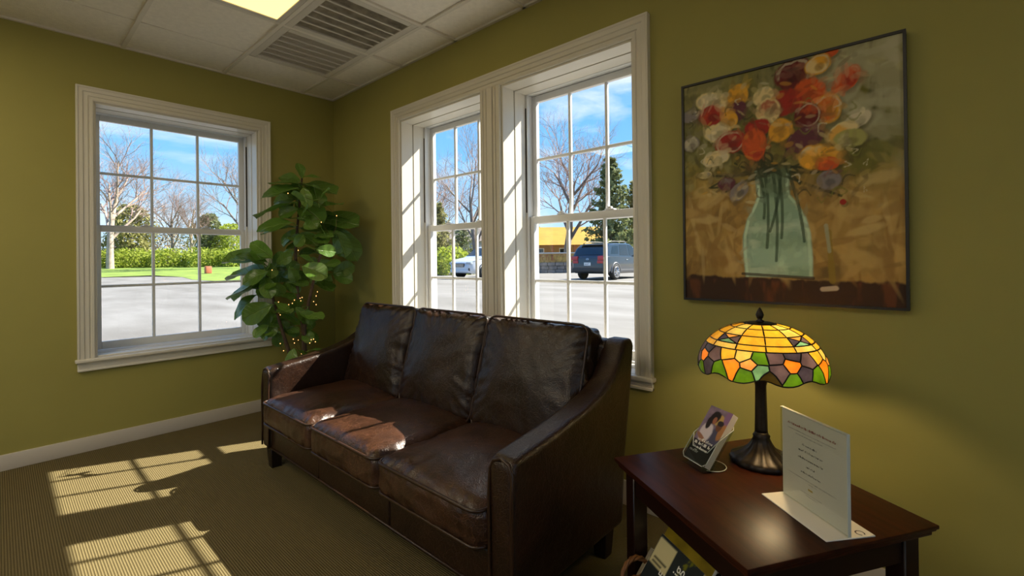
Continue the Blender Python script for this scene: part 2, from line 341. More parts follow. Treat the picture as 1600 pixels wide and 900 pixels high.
for n, (c, r) in enumerate(LIGHTS):
    x0, x1, y0, y1 = xs[c] + .013, xs[c + 2] - .013, ys[r + 1] + .013, ys[r] - .013
    t = thing('ceiling_light', ['warm glowing recessed ceiling light panel beside the dusty vent', 'added unseen fill light panel in the ceiling near the left wall behind the viewer',
               'added unseen fill light panel in the ceiling directly behind the viewer', 'added unseen fill light panel in the ceiling by the rear wall'][n], 'ceiling light', ((x0 + x1) / 2, (y0 + y1) / 2, H), group='recessed ceiling lights', world=True)
    b = B(); fr = .03; z0, z1 = H - .004, H + .02
    b.box(x0, x1, y0, y0 + fr, z0, z1).box(x0, x1, y1 - fr, y1, z0, z1).box(x0, x0 + fr, y0 + fr, y1 - fr, z0, z1).box(x1 - fr, x1, y0 + fr, y1 - fr, z0, z1)
    b.build('frame', 'vent_white', t, bevel=.002, seg=1)
    box('diffuser', x0 + fr, x1 - fr, y0 + fr, y1 - fr, H + .002, H + .008, 'diffuser' if n else 'diffuser_dim', t)

# ------------------------------------------------------------------ windows
def sash(name, u0, u1, z0, z1, d0, d1, f, parent, rt, rb, st=.036):
    b = B()
    b.box(u0, u0 + st, d0, d1, z0, z1, f).box(u1 - st, u1, d0, d1, z0, z1, f).box(u0 + st, u1 - st, d0, d1, z1 - rt, z1, f).box(u0 + st, u1 - st, d0, d1, z0, z0 + rb, f)
    sh = b.build(name, 'vinyl_white', parent, bevel=.004, seg=2)
    gu0, gu1, gz0, gz1 = u0 + st, u1 - st, z0 + rb, z1 - rt; dm = (d0 + d1) / 2
    for k in (1, 2):
        uu = gu0 + (gu1 - gu0) * k / 3; B().box(uu - .009, uu + .009, dm - .012, dm + .012, gz0, gz1, f).build('muntin', 'vinyl_white', sh, bevel=.004, seg=1)
    zz = (gz0 + gz1) / 2; B().box(gu0, gu1, dm - .011, dm + .011, zz - .009, zz + .009, f).build('muntin', 'vinyl_white', sh, bevel=.004, seg=1)
    for k in range(3):
        for q in range(2):
            a = gu0 + (gu1 - gu0) * k / 3; c = gu0 + (gu1 - gu0) * (k + 1) / 3; e = gz0 + (gz1 - gz0) * q / 2; g = gz0 + (gz1 - gz0) * (q + 1) / 2
            V = [f(a + .006, dm, e + .006), f(c - .006, dm, e + .006), f(c - .006, dm, g - .006), f(a + .006, dm, g - .006)]
            mesh_obj('pane', V, [(0, 1, 2, 3)], 'pane_glass', sh)
    return sh
def window(name, u0, u1, z0, z1, f, label):
    t = thing(name, label, 'window', f((u0 + u1) / 2, 0, z0), kind='structure', world=True)
    j = .012
    for (a, c) in ((0, .105), (.109, .21)):
        b = B(); q = j + (.003 if a else 0)
        b.box(u0, u0 + q, a, c, z0, z1, f).build('jamb_board', 'trim_white', t, bevel=.002, seg=1)
        B().box(u1 - q, u1, a, c, z0, z1, f).build('jamb_board', 'trim_white', t, bevel=.002, seg=1)
        B().box(u0 + q, u1 - q, a, c, z1 - q, z1, f).build('head_board', 'trim_white', t, bevel=.002, seg=1)
        B().box(u0 + q, u1 - q, a, c, z0, z0 + q, f).build('sill_board', 'trim_white', t, bevel=.002, seg=1)
    b = B(); w_ = .030
    for (a, c, wd) in ((.21, .228, w_), (.228, .325, w_ - .006)):
        b.box(u0, u0 + wd, a, c, z0, z1, f).box(u1 - wd, u1, a, c, z0, z1, f).box(u0 + wd, u1 - wd, a, c, z1 - wd + .012, z1, f).box(u0 + wd, u1 - wd, a, c, z0, z0 + wd - .014, f)
    b.build('window_frame', 'vinyl_white', t, bevel=.003, seg=1)
    a, c = u0 + .024, u1 - .024; mid = 1.466
    sash('upper_sash', a, c, mid - .022, z1 - .016, .266, .296, f, t, .042, .045)
    lo = sash('lower_sash', a, c, z0 + .016, mid + .024, .232, .262, f, t, .045, .055)
    for k in (.3, .7):
        uu = a + (c - a) * k; B().box(uu - .028, uu + .028, .222, .262, mid + .024, mid + .032, f).box(uu - .012, uu + .012, .224, .248, mid + .032, mid + .044, f).build('sash_lock', 'vinyl_white', lo, bevel=.003, seg=1)
    for uu in (u0 + .02, u1 - .02): B().box(uu - .004, uu + .004, .207, .210, mid + .05, z1 - .1, f).build('track', 'dark_gap', t)
    return t
PROF = [(0, -.0), (0, .012), (.006, .016), (.018, .016), (.021, .012), (.026, .012), (.030, .018), (.052, .018), (.056, .024), (.074, .026), (.080, .030), (.088, .030), (.088, 0)]
def casing(name, u0, u1, z0, z1, f, parent):
    n = len(PROF); V = []; Fc = []
    for (u, z, du, dz) in ((u0, z0, -1, 0), (u0, z1, -1, 1), (u1, z1, 1, 1), (u1, z0, 1, 0)):
        for (o, h) in PROF: V.append(f(u + du * o, -h, z + dz * o))
    for i in range(3):
        for k in range(n - 1): Fc.append((i * n + k, i * n + k + 1, (i + 1) * n + k + 1, (i + 1) * n + k))
    me = B().add(V, Fc).build(name, 'trim_white', parent); return me
def stool(u0, u1, z, f, parent, zb, pr):
    B().box(u0 - .012, u1 + .012, -.042, .0, z - .022, z, f).build('stool', 'trim_white', parent, bevel=.007, seg=3)
    B().box(u0, u1, -.016, 0, zb, z - .022, f).box(u0, u1, -.024, 0, zb, zb + .014, f).box(u0, u1, -.022, 0, z - .036, z - .022, f).build('apron', 'trim_white', parent, bevel=.003, seg=1)
w1 = window('window_1', *HL[0], fL, 'white double-hung sash window with grilles looking onto the lawn and hedge')
casing('casing', -1.66, -.65, .60, 2.288, fL, w1); stool(-1.748, -.562, .602, fL, w1, .522, 0)
window('window_2', *HR[0], fR, 'white double-hung sash window nearer the corner, with the white car outside')
window('window_3', *HR[1], fR, 'white double-hung sash window behind the right sofa end, with the dark car outside')
window('added_window_1', *HB[0], fB, 'added unseen white sash window in the wall behind the viewer, nearer the window wall')  # this and the next three windows are added, unseen, for ambient light
window('added_window_2', *HB[1], fB, 'added unseen white sash window in the wall behind the viewer, farther along')
window('added_window_3', *HS[0], fS, 'added unseen white sash window in the far right wall, farther from the painting')
window('added_window_4', *HS[1], fS, 'added unseen white sash window in the far right wall, nearer the painting')
tr = thing('trim_1', 'white moulded casing around the paired windows', 'trim', (2, 0, .6), kind='structure', world=True)
casing('casing', 1.06, 3.02, .65, 2.29, fR, tr); stool(.972, 3.108, .652, fR, tr, .588, 0)
b = B().box(1.96, 2.13, -.012, 0, .652, 2.29)
b.box(1.962, 1.984, -.018, 0, .652, 2.29).box(2.106, 2.128, -.018, 0, .652, 2.29).box(1.998, 2.012, -.018, 0, .652, 2.29).box(2.078, 2.092, -.018, 0, .652, 2.29).box(2.022, 2.068, -.022, 0, .652, 2.29)
b.build('mullion_casing', 'trim_white', tr)

# ------------------------------------------------------------------ sofa
def rbox(hx, hy, hz, r, n=14):
    V = []; Fc = []; idx = {}
    def key(p): return tuple(round(c, 5) for c in p)
    def sp(t): t = max(-1, min(1, t)); return math.copysign(abs(t) ** .75, t)
    for ax in range(3):
        for sg in (-1, 1):
            g = []
            for i in range(n + 1):
                row = []
                for j in range(n + 1):
                    a = sp(-1 + 2 * i / n); c = sp(-1 + 2 * j / n); p = [0, 0, 0]; p[ax] = sg; p[(ax + 1) % 3] = a; p[(ax + 2) % 3] = c
                    k = key(p)
                    if k not in idx: idx[k] = len(V); V.append(p)
                    row.append(idx[k])
                g.append(row)
            for i in range(n):
                for j in range(n):
                    q = (g[i][j], g[i + 1][j], g[i + 1][j + 1], g[i][j + 1]); Fc.append(q if sg > 0 else q[::-1])
    h = Vector((hx, hy, hz)); out = []
    for p in V:
        q = Vector((p[0] * hx, p[1] * hy, p[2] * hz)); c = Vector([max(-(h[i] - r), min(h[i] - r, q[i])) for i in range(3)]); d = q - c
        out.append(c + d.normalized() * r if d.length > 1e-9 else q)
    return out, Fc
def cushion(name, c, half, r, crown, mtx, m, parent, seed, wrinkle=.006, belly=.0, front=.0, n=30):
    V, Fc = rbox(*half, r, n); out = []
    for p in V:
        x, y, z = p.x / half[0], p.y / half[1], p.z / half[2]
        q = p.copy()
        q.z += crown * (1 - min(1, x * x)) ** .7 * (1 - min(1, y * y)) ** .7 * (1 if z > 0 else -.15) * abs(z)
        q.y -= front * (1 - x * x) * (1 - z * z) * (1 if y < 0 else 0) * abs(y)
        q.x += belly * x * (1 - z * z)
        nv = Vector((x, y, z)).normalized()
        e = max(abs(x), abs(y)) ** 4
        s1 = noise.noise(Vector((p.x * 5 + seed * 7, p.y * 5, p.z * 5))) * .5
        rd = abs(noise.noise(Vector((p.x * 9 + seed * 3.1 + p.y * 4, p.y * 9 - p.x * 3, p.z * 14 + seed))))
        ex = max(0, (max(abs(x), abs(y)) - .45) / .55); rd2 = abs(noise.noise(Vector((math.atan2(p.y, p.x) * 7 + seed, p.length * 3.0, seed * 2.3)))) ** .7
        q += nv * (wrinkle * s1 + wrinkle * .7 * (.3 - rd) * (.45 + e) - wrinkle * 1.1 * (.35 - rd2 if rd2 < .35 else 0) * ex * (1.6 if abs(z) > .5 else .8))
        out.append(mtx @ q + Vector(c))
    me = B().add(out, Fc).build(name, m, parent, smooth=True)
    return me
def piping_loop(half, r, z, mtx, c, parent, m='piping', rad=.006, ins=.0):
    pts = []; hx, hy = half[0] - ins, half[1] - ins; k = r
    for (cx, cy, a0) in ((hx - k, hy - k, 0), (-hx + k, hy - k, 90), (-hx + k, -hy + k, 180), (hx - k, -hy + k, 270)):
        for q in range(5): a = math.radians(a0 + 22.5 * q); pts.append(mtx @ Vector((cx + k * math.cos(a), cy + k * math.sin(a), z)) + Vector(c))
    return B().tube(pts, rad, 6, closed=True).build('piping', m, parent, smooth=True)
sofa = thing('sofa', 'dark brown leather three-seat sofa under the paired windows', 'sofa', (2.13, -.65, 0), world=True)
SX0, SX1, SF = 1.105, 3.135, -1.03
I4 = Matrix.Identity(3)
seatw = (3.035 - 1.215) / 3
for k in range(3):
    x0 = SX0 + .075 + k * (SX1 - SX0 - .15) / 3; x1 = SX0 + .075 + (k + 1) * (SX1 - SX0 - .15) / 3
    box('rail_panel', x0 + .001, x1 - .001, SF + .014, -.40, .125, .272, 'leather', sofa, bevel=.014, seg=3)
box('platform', SX0 + .06, SX1 - .06, SF + .03, -.36, .14, .268, 'leather', sofa)
B().tube([(SX0 + .08, SF + .014, .128), (SX1 - .08, SF + .014, .128)], .006, 6).build('piping', 'piping', sofa, smooth=True)
def arm(x0, x1, sgn):
    poly = [(SF, .12), (SF, .555)] + [(SF + .04 * (1 - math.cos(a)), .555 + .04 * math.sin(a)) for a in (.4, .8, 1.2, 1.57)]
    poly += [(-.80, .622), (-.62, .655), (-.50, .69), (-.42, .735), (-.365, .80), (-.335, .850), (-.305, .872), (-.255, .872), (-.235, .85), (-.26, .70), (-.32, .40), (-.35, .12)]
    b = B().prism(poly, lambda y, z: (x0, y, z), lambda y, z: (x1, y, z))
    a = b.build('arm', 'leather', sofa, bevel=.034, seg=5, ang=50)
    pts = []
    n = 14
    for q in range(n + 1):
        t = q / n
        if t < .35: pts.append((x0 + .006, SF - .001, .13 + (.545 - .13) * t / .35))
        elif t > .65: pts.append((x1 - .006, SF - .001, .13 + (.545 - .13) * (1 - t) / .35))
        else:
            an = PI * (t - .35) / .3; pts.append(((x0 + x1) / 2 - (x1 - x0 - .012) / 2 * math.cos(an), SF + .006, .545 + .045 * math.sin(an)))
    B().tube(pts, .006, 6).build('piping', 'piping', a, smooth=True)
arm(SX0, SX0 + .11, -1); arm(SX1 - .11, SX1, 1)
# back frame, raked
poly = [(-.40, .14), (-.345, .845), (-.32, .866), (-.27, .866), (-.245, .845), (-.35, .14)]
B().prism(poly, lambda y, z: (SX0 + .09, y, z), lambda y, z: (SX1 - .09, y, z)).build('back_frame', 'leather', sofa, bevel=.01, seg=2)
SFc = (SX0 + .112, SX1 - .112); sw = (SFc[1] - SFc[0]) / 3
for k in range(3):
    cx = SFc[0] + sw * (k + .5); half = (sw / 2 - .001, .355, .080); c = (cx, SF - .040 + .355, .352)
    cu = cushion('seat_cushion', c, half, .045, .042, I4, 'leather_seat', sofa, k + 1, wrinkle=.012, belly=.006, front=.014, n=44)
    piping_loop((half[0] + .002, half[1] + .010), .045, .060, I4, c, cu, ins=.006, rad=.0065, m='piping'); piping_loop((half[0] + .002, half[1] + .008), .045, -.058, I4, c, cu, ins=.006)
    tilt = Matrix.Rotation(math.radians(90 - 16), 3, 'X')
    half = (sw / 2 - .001, .268, .075); c = (cx, -.432, .662)
    cu = cushion('back_cushion', c, half, .045, .045, tilt, 'leather', sofa, k + 5, wrinkle=.019, belly=.004, n=48)
    piping_loop((half[0] + .002, half[1] + .006), .045, .056, tilt, c, cu, ins=.006)
for (x, y) in ((SX0 + .06, SF + .05), (SX1 - .06, SF + .05), (SX0 + .06, -.42), (SX1 - .06, -.42)):
    b = B(); a, c = .036, .026
    V = [(x + i * a, y + j * a, .13) for i, j in ((-1, -1), (1, -1), (1, 1), (-1, 1))] + [(x + i * c, y + j * c, 0) for i, j in ((-1, -1), (1, -1), (1, 1), (-1, 1))]
    b.add(V, [(0, 1, 2, 3), (7, 6, 5, 4)] + [(i, 4 + i, 4 + (i + 1) % 4, (i + 1) % 4) for i in range(4)]); b.build('leg', 'sofa_leg', sofa, bevel=.003, seg=1)

# ------------------------------------------------------------------ side table
TZ = .55; TC = Vector((3.70, -.613, 0)); TA = math.radians(-32)
tb = thing('side_table', 'dark mahogany square side table set at an angle beside the sofa', 'table', TC, TA)
hx, hy = .298, .288
b = B()
for (q, z0, z1) in ((0, TZ - .010, TZ), (.004, TZ - .016, TZ - .010), (.010, TZ - .028, TZ - .016)):
    b.box(-hx + q, hx - q, -hy + q, hy - q, z0, z1)
b.build('table_top', 'mahogany', tb, bevel=.003, seg=2)
i = .035
for (x0, x1, y0, y1) in ((-hx + i, hx - i, -hy + i, -hy + i + .02), (-hx + i, hx - i, hy - i - .02, hy - i), (-hx + i, -hx + i + .02, -hy + i + .02, hy - i - .02), (hx - i - .02, hx - i, -hy + i + .02, hy - i - .02)):
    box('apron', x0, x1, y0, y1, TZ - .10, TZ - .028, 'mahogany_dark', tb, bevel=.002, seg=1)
for sx in (-1, 1):
    for sy in (-1, 1):
        x, y = sx * (hx - i - .018), sy * (hy - i - .018)
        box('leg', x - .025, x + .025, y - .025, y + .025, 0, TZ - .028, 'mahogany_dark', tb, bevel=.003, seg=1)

# ------------------------------------------------------------------ stained glass lamp
lp = thing('table_lamp', 'stained glass dome lamp with bronze base glowing on the side table', 'lamp', (3.677, -.42, TZ), math.radians(20))
rip = lambda i, a: (.035 * math.cos(16 * a) if 2 <= i <= 8 else 0)
b = B().lathe([(.088, 0), (.094, .004), (.094, .012), (.088, .020), (.078, .024), (.066, .030), (.054, .038), (.040, .050), (.030, .066), (.024, .082), (.026, .088), (.021, .094), (.0195, .10)], 64, ripple=rip)
b.build('base', 'bronze', lp, smooth=True)
B().lathe([(.0195, .098), (.0185, .11), (.0165, .20), (.016, .25), (.019, .262), (.022, .268), (.022, .276), (.016, .282), (.008, .286), (.008, .45)], 32, ripple=lambda i, a: .04 * math.cos(8 * a) if 1 <= i <= 4 else 0).build('column', 'bronze', lp, smooth=True)
RZ0, RZ1, RR = .308, .452, .189
def dome(th, v, off=0):
    v = max(0, v); a = v * PI / 2 * .96
    r = .022 + (RR - .022) * math.sin(a); z = RZ0 + (RZ1 - RZ0) * math.cos(a) ** 1.05 if v < 1.04 else RZ0
    z = RZ0 + (RZ1 - RZ0) * max(0, math.cos(min(a, PI / 2))) ** 1.0 - max(0, v - .96) * .14
    n = Vector((math.cos(th) * math.sin(a), math.sin(th) * math.sin(a), math.cos(a) + .15)).normalized()
    return Vector((r * math.cos(th), r * math.sin(th), z)) + n * off
def densify(poly, k=4):
    out = []
    for i in range(len(poly)):
        a, c = poly[i], poly[(i + 1) % len(poly)]
        for q in range(k): out.append((a[0] + (c[0] - a[0]) * q / k, a[1] + (c[1] - a[1]) * q / k))
    return out
lead = B()
def rimwave(th, v): return v * (1 + .022 * max(0, (v - .75) / .25) * math.sin(9 * th + .6)) if v > .75 else v
shade = None
def glass_piece(poly, m):
    """poly in (theta, v)"""
    poly = densify(poly, 4); cx = sum(p[0] for p in poly) / len(poly); cy = sum(p[1] for p in poly) / len(poly)
    n = len(poly); V = []; Fc = []
    for off in (.0014, -.0014):
        for sc in (.985, .55): V += [dome(cx + (t - cx) * sc, rimwave(cx + (t - cx) * sc, cy + (v - cy) * sc), off) for t, v in poly]
        V.append(dome(cx, rimwave(cx, cy), off))
    h = 2 * n + 1
    for i in range(n):
        j = (i + 1) % n
        Fc += [(i, j, n + j, n + i), (n + i, n + j, 2 * n), (h + j, h + i, h + n + i, h + n + j), (h + n + j, h + n + i, h + 2 * n), (j, i, h + i, h + j)]
    B().add(V, Fc).build('glass_piece', m, shade, smooth=False)
    lead.tube([dome(t, rimwave(t, v), 0.0008) for t, v in poly], .0022, 5, closed=True)
shade_b = B().lathe([(.036, RZ1 + .004), (.040, RZ1 + .002), (.044, RZ1 - .003), (.040, RZ1 - .004)], 32, ripple=lambda i, a: .05 * math.cos(16 * a))
shade = thing('lamp_shade', 'x', 'x')
for k in ('label', 'category'): del shade[k]
shade.parent = lp; shade['label'] = 'domed leaded glass shade with amber panels and mauve flowers'
NS = 12; rows = [.10, .26, .42, .57, .66]
d_ = 2 * PI / NS
for i in range(NS):
    for j in range(len(rows) - 1):
        g = ('glass_amber', 'glass_cream', 'glass_amber', 'glass_cream')[(i * 3 + j * 2 + i // 3) % 4]
        t0, t1, v0, v1 = i * d_, (i + 1) * d_, rows[j], rows[j + 1]; cc = ((t0 + t1) / 2, (v0 + v1) / 2); cs = [(t0, v0), (t1, v0), (t1, v1), (t0, v1)]
        if j == 2 and i % 3 == 1:          # small winged motif
            for k in range(4): glass_piece([cs[k], cs[(k + 1) % 4], cc], ('glass_peach', 'glass_mauve', 'glass_aqua', 'glass_slate')[k])
        else: glass_piece(cs, g)
# flower band: cells around hand-set seeds, four repeats
def clip(poly, px, py, nx, ny):
    out = []
    for i in range(len(poly)):
        a, c = poly[i], poly[(i + 1) % len(poly)]; da = (a[0] - px) * nx + (a[1] - py) * ny; dc = (c[0] - px) * nx + (c[1] - py) * ny
        if da <= 0: out.append(a)
        if da * dc < 0: t = da / (da - dc); out.append((a[0] + (c[0] - a[0]) * t, a[1] + (c[1] - a[1]) * t))
    return out
motif = [(.08, .73, 'glass_mauve'), (.24, .82, 'glass_orange'), (.27, .70, 'glass_slate'), (.42, .79, 'glass_mauve'), (.36, .93, 'glass_slate'), (.11, .90, 'glass_mauve'), (.23, 1.01, 'glass_green'), (.52, .97, 'glass_green'), (.02, 1.01, 'glass_olive'),
         (.60, .72, 'glass_amber'), (.66, .89, 'glass_orange'), (.77, .72, 'glass_cream'), (.80, .97, 'glass_green'), (.84, .85, 'glass_peach'), (.93, .76, 'glass_green'), (.93, .92, 'glass_aqua')]
NR = 4; per = 2 * PI / NR; KV = .16 / .213 * 1.9   # v to comparable units
seeds = [((q + sx) * per, sv, g) for q in range(-1, NR + 1) for sx, sv, g in motif]
for (t0, v0, g) in seeds:
    if not (-1e-6 <= t0 < 2 * PI - 1e-6): continue
    poly = [(t0 - .6, .66), (t0 + .6, .66), (t0 + .6, 1.03), (t0 - .6, 1.03)]; poly = [(t, v * KV) for t, v in poly]
    for (t1, v1, _) in seeds:
        if (t1, v1) == (t0, v0) or abs(t1 - t0) > .9: continue
        nx, ny = t1 - t0, (v1 - v0) * KV
        poly = clip(poly, (t0 + t1) / 2, (v0 + v1) / 2 * KV, nx, ny)
        if len(poly) < 3: break
    if len(poly) >= 3: glass_piece([(t, v / KV) for t, v in poly], g)
lead.build('leading', 'lead', shade, smooth=True)
shade_b.build('cap', 'bronze', lp, smooth=True)
B().lathe([(.004, RZ1), (.012, RZ1 + .004), (.013, RZ1 + .008), (.006, RZ1 + .013), (.010, RZ1 + .019), (.0125, RZ1 + .028), (.009, RZ1 + .038), (.004, RZ1 + .048), (.001, RZ1 + .052)], 20).build('finial', 'bronze', lp, smooth=True)
for q in (1,):
    bl = bpy.data.lights.new('lamp_bulb_light', 'POINT'); bl.energy = LAMP_W; bl.color = (1, .74, .40); bl.shadow_soft_size = .022
    bo = bpy.data.objects.new('lamp_bulb_light', bl); COL.objects.link(bo); bo.parent = lp; bo.location = (.034, 0, .385)

# ------------------------------------------------------------------ sign holder
def words(b, f, y, x0, x1, h, seedv, gap=.25):
    """a line of unreadable small print: short strokes grouped as words"""
    rd = random.Random(seedv); x = x0
    while x < x1 - h * .5:
        wl = rd.randint(2, 8)
        for k in range(wl):
            if x > x1 - h * .5: break
            hh = h * rd.choice((.6, .6, .65, 1.0)); ww = h * rd.choice((.14, .2, .38))
            b.add([f(x, y), f(x + ww, y), f(x + ww, y + hh), f(x, y + hh)], [(0, 1, 2, 3)])
            if ww > h * .3 or rd.random() < .6: b.add([f(x, y + hh * .8), f(x + h * .42, y + hh * .8), f(x + h * .42, y + hh), f(x, y + hh)], [(0, 1, 2, 3)])
            x += h * .5
        x += h * gap * 1.6
    return b
SGA = math.atan2(-.142, .173)
sg = thing('table_sign', 'clear acrylic stand with a printed white notice on the side table', 'sign', (3.862, -.67, TZ), SGA)
box('stand_base', -.113, .113, -.064, .068, 0, .0035, 'base_white', sg, bevel=.001, seg=1)
box('sheet', -.107, .107, -.0010, .0010, .006, .243, 'paper', sg)
for y in (-.0045, .0012): box('acrylic_panel', -.110, .110, y, y + .003, .0035, .246, 'acrylic', sg)
B().box(-.110, .110, -.0045, .0042, .2455, .247).box(.1095, .1110, -.0045, .0042, .0035, .246).build('acrylic_edge', 'acrylic_edge', sg)
pf = lambda x, z: (x, -.0050, z * .85)
words(B(), pf, .248, -.080, .080, .0075, 1).build('print_heading', 'ink_red', sg)
b = B(); words(b, pf, .234, -.080, .080, .0032, 2); words(b, pf, .224, -.052, .040, .0032, 3); words(b, pf, .092, -.080, .080, .0030, 8); words(b, pf, .084, -.01, .02, .003, 9); words(b, pf, .052, -.036, .036, .003, 10); words(b, pf, .046, -.018, .024, .003, 11); b.build('print_small', 'ink_grey', sg)
b = B(); words(b, pf, .197, -.030, .026, .0062, 4); words(b, pf, .178, -.042, .042, .0062, 5); words(b, pf, .155, -.044, .044, .0062, 6); words(b, pf, .133, -.016, .018, .0062, 7); words(b, pf, .112, -.034, .034, .0055, 12); b.build('print_lines', 'ink', sg)
b = B(); words(b, pf, .066, -.010, .010, .009, 13); b.build('print_emblem', 'ink_gold', sg)
pf2 = lambda x, z: (.098 + x, .040 + z, .0038)
b = B()
for a in np.linspace(.6, 5.4, 9): b.add([pf2(.008 * math.cos(a), .008 * math.sin(a)), pf2(.011 * math.cos(a), .011 * math.sin(a)), pf2(.011 * math.cos(a + .6), .011 * math.sin(a + .6)), pf2(.008 * math.cos(a + .6), .008 * math.sin(a + .6))], [(0, 1, 2, 3)])
b.build('print_mark', 'ink', sg)

# ------------------------------------------------------------------ brochure holder and brochure
HA = math.atan2(-.053, .092)
hd = thing('brochure_holder', 'clear acrylic tilted brochure holder on the side table', 'brochure holder', (3.523, -.6055, TZ), HA)
TI = math.radians(37)
up = Vector((0, math.sin(TI), math.cos(TI))); nb_ = Vector((0, -math.cos(TI), math.sin(TI)))   # along sheet, out of its face
def hp(x, t, n): return Vector((x, .012, .012)) + Vector((1, 0, 0)) * x * 0 + up * t + nb_ * n
def slab(poly, n0, n1): return B().prism(poly, lambda x, t: hp(x, t, n0), lambda x, t: hp(x, t, n1))
slab([(-.054, 0), (.054, 0), (.054, .150), (.044, .166), (-.044, .166), (-.054, .150)], -.016, -.013).build('back_panel', 'acrylic', hd)
slab([(-.054, .012), (-.042, 0), (.042, 0), (.054, .012), (.054, .09), (.036, .045), (-.030, .045), (-.054, .085)], .013, .016).build('front_panel', 'acrylic', hd)
for sx in (-1, 1):
    x = sx * .054
    B().prism([(0, -.016), (.150, -.016), (.10, .016), (0, .016)], lambda t, n: hp(x - .0012, t, n), lambda t, n: hp(x + .0012, t, n)).build('side_panel', 'acrylic', hd)
e = B().tube([hp(-.054, .085, .0145), hp(-.030, .045, .0145), hp(.036, .045, .0145), hp(.054, .09, .0145), hp(.054, .150, -.0145), hp(.044, .166, -.0145), hp(-.044, .166, -.0145), hp(-.054, .150, -.0145)], .0013, 5, closed=True)
e.tube([hp(-.054, .085, .0145), hp(-.054, .012, .0145), hp(-.042, 0, .0145), hp(.042, 0, .0145), hp(.054, .012, .0145), hp(.054, .09, .0145)], .0013, 5)
e.build('polished_edge', 'acrylic_edge', hd)
b = B().lathe([(.044, 0), (.045, .001), (.045, .003), (.044, .004)], 40, (.012, .062, 0)); b.box(-.05, .05, .0, .07, 0, .004); b.build('foot', 'acrylic', hd)
B().tube([(.012 + .045 * math.cos(a), .062 + .045 * math.sin(a), .003) for a in np.linspace(-1.0, 3.0, 24)], .0012, 5).build('foot_edge', 'acrylic_edge', hd)
br = thing('brochure', 'folded brochures with a printed portrait cover in the acrylic holder', 'brochure', hd.location, HA)
pgs = slab([(-.049, .004), (.049, .004), (.049, .192), (-.049, .192)], -.0125, .010).build('pages', 'paper', br)
def grid_print(name, nx, ny, fpos, colf, m, parent):
    xs_ = np.linspace(0, 1, nx); ys_ = np.linspace(0, 1, ny); X, Y = np.meshgrid(xs_, ys_)
    C = np.clip(colf(X, Y), 0, 1)
    V = [fpos(float(a), float(c)) for a, c in zip(X.ravel(), Y.ravel())]
    Fc = [(j * nx + i, j * nx + i + 1, (j + 1) * nx + i + 1, (j + 1) * nx + i) for j in range(ny - 1) for i in range(nx - 1)]
    me = bpy.data.meshes.new(name); me.from_pydata(V, [], Fc); at = me.color_attributes.new('Col', 'FLOAT_COLOR', 'POINT')
    at.data.foreach_set('color', np.concatenate([C.reshape(-1, 3), np.ones((nx * ny, 1))], 1).ravel().astype(np.float32))
    me.materials.append(M[m]); return link(name, me, parent)
def fbm(X, Y, sx, sy, seed, oc=4):
    out = np.zeros_like(X); amp = 1; tot = 0; r = np.random.default_rng(seed)
    for o in range(oc):
        nx, ny = max(2, int(sx * 2 ** o)) + 2, max(2, int(sy * 2 ** o)) + 2; G = r.random((ny, nx))
        gx = X * (nx - 2); gy = Y * (ny - 2); i = np.clip(gx.astype(int), 0, nx - 2); j = np.clip(gy.astype(int), 0, ny - 2); a = gx - i; c = gy - j; a = a * a * (3 - 2 * a); c = c * c * (3 - 2 * c)
        out += amp * ((G[j, i] * (1 - a) + G[j, i + 1] * a) * (1 - c) + (G[j + 1, i] * (1 - a) + G[j + 1, i + 1] * a) * c); tot += amp; amp *= .55
    return out / tot
def lin(c): c = np.array(c, float) / 255; return np.where(c < .04045, c / 12.92, ((c + .055) / 1.055) ** 2.4)
def sm(x, a, c): t = np.clip((x - a) / (c - a), 0, 1); return t * t * (3 - 2 * t)
def blob(C, X, Y, cx, cy, rx, ry, ang, col, soft=.15, wob=0, seed=0, alpha=1.0, W=None):
    ca, sa = math.cos(ang), math.sin(ang); dx, dy = X - cx, Y - cy; a = (dx * ca + dy * sa) / rx; c = (-dx * sa + dy * ca) / ry; d = np.sqrt(a * a + c * c)
    if wob is not None and W is not None: d = d + wob * (W - .5)
    k = (1 - sm(d, 1 - soft, 1 + soft)) * alpha
    return C * (1 - k[..., None]) + np.array(col) * k[..., None], d
def brochure_art(X, Y):
    C = np.ones(X.shape + (3,)) * lin((120, 105, 130)); W = fbm(X, Y, 6, 10, 3)
    C = C * (.6 + .8 * W[..., None])
    def bl(*a, **k):
        nonlocal C; C, _ = blob(C, X, Y, *a, W=W, wob=.25, **k)
    bl(.62, .80, .20, .10, 0, lin((180, 150, 90))); bl(.93, .9, .16, .2, 0, lin((125, 95, 140)))
    bl(.78, .48, .26, .22, .2, lin((70, 70, 95))); bl(.92, .62, .12, .16, -.3, lin((165, 115, 70))); bl(.74, .70, .12, .09, 0, lin((110, 70, 50))); bl(.74, .76, .13, .05, 0, lin((40, 35, 40)))
    bl(.34, .52, .26, .18, 0, lin((205, 195, 205))); bl(.30, .40, .30, .045, -.25, lin((150, 105, 85))); bl(.42, .82, .20, .12, .2, lin((30, 20, 25))); bl(.28, .70, .10, .12, .3, lin((35, 24, 28))); bl(.46, .77, .08, .065, 0, lin((150, 95, 75)))
    k = sm(.36 - Y + .05 * (W - .5), 0, .03)[..., None]; C = C * (1 - k) + lin((28, 26, 30)) * k
    return C
grid_print('cover_print', 60, 120, lambda a, c: hp(-.049 + .098 * a, .004 + .188 * c, .0104), brochure_art, 'print', pgs)
b = B()
for q, (a, c) in enumerate(((-.030, .036), (-.036, .034), (-.036, .036), (-.040, .006))): words(b, lambda x, t: hp(x, t, .0108), .070 - q * .0135, a, c, .0095, 20 + q)
b.build('cover_lettering', 'letter_white', pgs)

